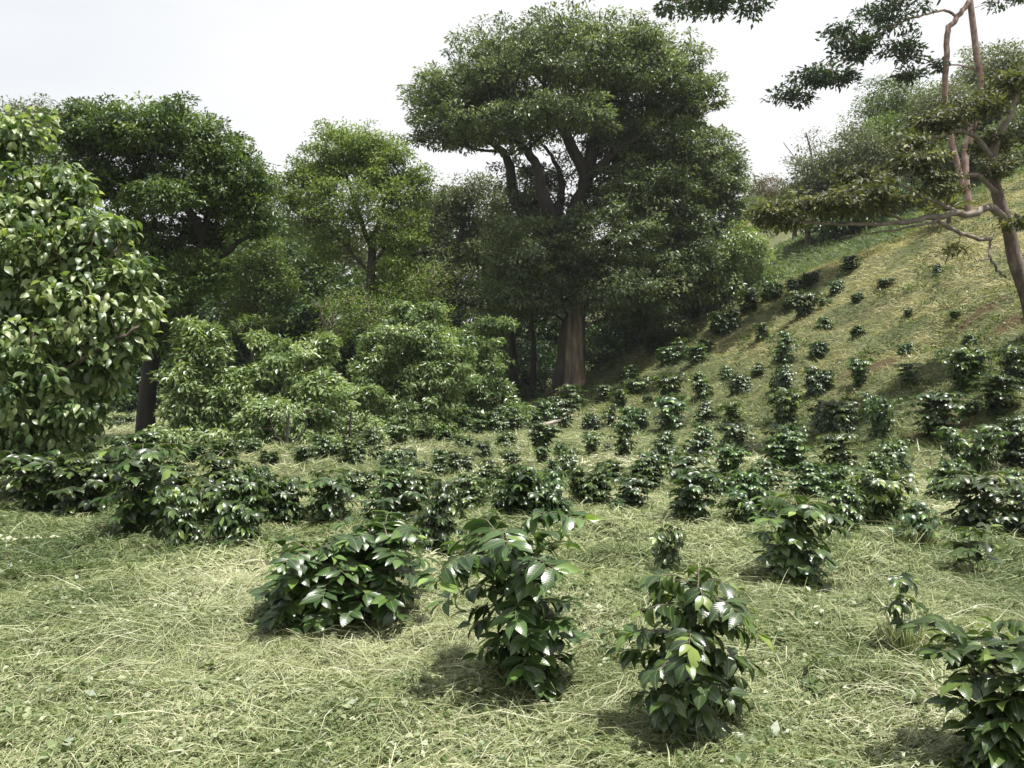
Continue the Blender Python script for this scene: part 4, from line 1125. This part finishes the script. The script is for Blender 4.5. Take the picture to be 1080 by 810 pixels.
for (grp, where, items) in ROWS:
    items = sorted(items)
    for i, (px, py, h, w) in enumerate(items):
        if h >= 40: kinds = ['dense1', 'dense2', 'dense3', 'dense4', 'dense5', 'dense6', 'dense7']; sz = 'large'
        elif h >= 24: kinds = ['dense1', 'dense2', 'dense4', 'dense3', 'dense5', 'dense6', 'dense7', 'young4']; sz = 'middling'
        elif h >= 16: kinds = ['dense3', 'wide1', 'dense4', 'young3', 'dense6', 'young4', 'dense7']; sz = 'small'
        else: kinds = ['wide1', 'young3', 'dense3']; sz = 'tiny'
        if w > h * 1.25: kinds = ['wide1', 'dense3', 'wide2', 'dense7']
        lab = f'{sz} coffee shrub, {ORD[i]} from left in {where}'
        kx = 1.03 if 'left' in grp or 'field' in grp else (1.12 if h >= 18 else 1.0)
        shrub(px, py, h * kx, w * kx, kinds[int(srng.integers(len(kinds)))], lab, grp)

# long grass strands standing round the feet of some shrubs
mb = MB()
for (px, py, n, rr, hh) in [(957, 697, 170, .12, .40), (963, 577, 200, .2, .38), (562, 722, 60, .16, .26), (733, 778, 60, .2, .2), (352, 650, 80, .35, .3), (1027, 614, 60, .12, .22), (700, 604, 40, .1, .2), (835, 615, 50, .2, .2),
                            (945, 575, 70, .12, .28), (880, 575, 60, .25, .22), (246, 585, 40, .2, .2), (30, 700, 40, .2, .12), (1000, 770, 40, .25, .15), (640, 620, 30, .2, .12)]:
    g = ground_at(px, py)
    a = rng.uniform(0, 6.28, n); r = rr * rng.random(n) ** .7
    X = g[0] + np.cos(a) * r; Y = g[1] + np.sin(a) * r
    blades(mb, X, Y, rng.uniform(.5, 1.25, n) * hh, rng.uniform(.004, .008, n), rng.uniform(.7, 1.4, n), rng.normal(.55, .22, n), 2, .0, az=a)
n = 260
X0, Y0 = frustum_points(n, 2.3, 11)
kk = hgt(X0, Y0, False) < .3
for x0, y0 in zip(X0[kk], Y0[kk]):
    m = int(rng.integers(10, 34)); a = rng.uniform(0, 6.28, m); r = .07 * rng.random(m)
    tb = rng.choice([.15, .25, .45, .7])
    blades(mb, x0 + np.cos(a) * r, y0 + np.sin(a) * r, rng.uniform(.05, .17, m), rng.uniform(.003, .007, m), rng.uniform(.3, 1.3, m), rng.normal(tb, .12, m), 2, .0, az=a)
tag(mb.build('long_grass', M['straw']), kind='stuff')

# a pale heap of shed leaves and a bleached log near the far end of the field
g = ground_at(592, 449)
mb = MB()
q = np.array([[-.55, 0, .03], [-.25, .05, .12], [.1, 0, .2], [.4, -.05, .36]])
tube(mb, smooth_path(q, 4), np.array([.13, .14, .13, .12, .12, .11, .11, .10, .1, .09, .09, .08, .07]) * .55, 10, ridge=.08)
o = mb.build('fallen_log', M['bark_pale']); o.location = g
tag(o, 'pale bleached log propped among the shrubs at the far end of the field', 'log')


# ------------------------------------------------------------------ sky, sun, camera
AZ, EL = math.radians(130), math.radians(74)
sunv = Vector((math.sin(AZ) * math.cos(EL), math.cos(AZ) * math.cos(EL), math.sin(EL)))
ld = bpy.data.lights.new('sun', 'SUN'); ld.energy = 4.8; ld.angle = math.radians(.6); ld.color = (1, .97, .92)
lo = bpy.data.objects.new('sun', ld); col.objects.link(lo)
lo.rotation_euler = sunv.to_track_quat('Z', 'Y').to_euler(); lo.location = (0, 0, 60)

w = bpy.data.worlds.new('World'); scene.world = w; w.use_nodes = True
nt = w.node_tree; nd, ln = nt.nodes, nt.links; nd.clear()
wo = nd.new('ShaderNodeOutputWorld'); bg = nd.new('ShaderNodeBackground'); bg.inputs['Strength'].default_value = .1
sky = nd.new('ShaderNodeTexSky'); sky.sky_type = 'NISHITA'; sky.sun_disc = False
sky.sun_elevation = EL; sky.sun_rotation = AZ; sky.dust_density = 3.0
tc = nd.new('ShaderNodeTexCoord')
sp = nd.new('ShaderNodeSeparateXYZ'); ln.new(tc.outputs['Generated'], sp.inputs[0])
nz = nd.new('ShaderNodeTexNoise'); nz.inputs['Scale'].default_value = 1.6; nz.inputs['Detail'].default_value = 4
mp = nd.new('ShaderNodeMapping'); mp.inputs['Scale'].default_value = (1, 1, 2.2)
ln.new(tc.outputs['Generated'], mp.inputs[0]); ln.new(mp.outputs[0], nz.inputs['Vector'])
# cloud bank: solid near the horizon, thinning overhead
e1 = nd.new('ShaderNodeMapRange'); e1.inputs['From Min'].default_value = .42; e1.inputs['From Max'].default_value = .85
e1.inputs['To Min'].default_value = 1; e1.inputs['To Max'].default_value = .45
ln.new(sp.outputs['Z'], e1.inputs['Value'])
ad = nd.new('ShaderNodeMath'); ad.operation = 'MULTIPLY_ADD'; ad.inputs[1].default_value = .5; ad.inputs[2].default_value = -.2; ad.use_clamp = False
ln.new(nz.outputs['Fac'], ad.inputs[0])
sm = nd.new('ShaderNodeMath'); sm.operation = 'ADD'; sm.use_clamp = True
ln.new(ad.outputs[0], sm.inputs[0]); ln.new(e1.outputs[0], sm.inputs[1])
xr = nd.new('ShaderNodeMapRange'); xr.inputs['From Min'].default_value = -.55; xr.inputs['From Max'].default_value = .15
xr.inputs['To Min'].default_value = -.12; xr.inputs['To Max'].default_value = .2; ln.new(sp.outputs['X'], xr.inputs['Value'])
xa = nd.new('ShaderNodeMath'); xa.operation = 'ADD'; ln.new(xr.outputs[0], xa.inputs[0]); ln.new(nz.outputs['Fac'], xa.inputs[1])
cl = ramp(nd, [(.3, (4.15, 4.38, 4.72)), (.62, (5.35, 5.4, 5.45))]); ln.new(xa.outputs[0], cl.inputs['Fac'])
mix = nd.new('ShaderNodeMix'); mix.data_type = 'RGBA'
ln.new(sm.outputs[0], mix.inputs[0]); hs = nd.new('ShaderNodeHueSaturation'); hs.inputs['Saturation'].default_value = .55; ln.new(sky.outputs[0], hs.inputs['Color']); ln.new(hs.outputs[0], mix.inputs[6]); ln.new(cl.outputs[0], mix.inputs[7])
ln.new(mix.outputs[2], bg.inputs['Color']); ln.new(bg.outputs[0], wo.inputs['Surface'])

# thin air haze over the whole valley
hz = MB()
x0, x1, y0, y1, z0, z1 = gx.min() - 6, gx.max() + 6, gy.min() - 6, gy.max() + 6, GZ.min() - 1.0, max(GZ.max(), 26) + 2
hz.add([[x0, y0, z0], [x1, y0, z0], [x1, y1, z0], [x0, y1, z0], [x0, y0, z1], [x1, y0, z1], [x1, y1, z1], [x0, y1, z1]],
       [[3, 2, 1, 0], [4, 5, 6, 7], [0, 1, 5, 4], [1, 2, 6, 5], [2, 3, 7, 6], [3, 0, 4, 7]])
hm = bpy.data.materials.new('haze'); hm.use_nodes = True; hm.node_tree.nodes.clear()
ho = hm.node_tree.nodes.new('ShaderNodeOutputMaterial'); hv = hm.node_tree.nodes.new('ShaderNodeVolumePrincipled')
hv.inputs['Color'].default_value = (.93, .96, 1, 1); hv.inputs['Density'].default_value = HAZE; hv.inputs['Anisotropy'].default_value = .2
hm.node_tree.links.new(hv.outputs[0], ho.inputs['Volume'])
if HAZE > 0:
    tag(hz.build('haze', hm, smooth=False), kind='stuff')

cam = bpy.data.cameras.new('camera'); cam.sensor_width = 36; cam.lens = 36 * F / 1080
cam.clip_start = .05; cam.clip_end = 2000
co = bpy.data.objects.new('camera', cam); col.objects.link(co)
co.location = (0, 0, CAMZ); co.rotation_euler = (math.radians(90), 0, 0)
scene.camera = co
vs = scene.view_settings
vs.view_transform = 'Standard'; vs.look = 'None'; vs.gamma = 1; vs.use_curve_mapping = False; vs.exposure = .92
scene.render.engine = 'CYCLES'
scene.cycles.max_bounces = 6; scene.cycles.diffuse_bounces = 3; scene.cycles.glossy_bounces = 2
scene.cycles.transmission_bounces = 4; scene.cycles.transparent_max_bounces = 8
scene.cycles.use_denoising = True
scene.cycles.sample_clamp_indirect = 4
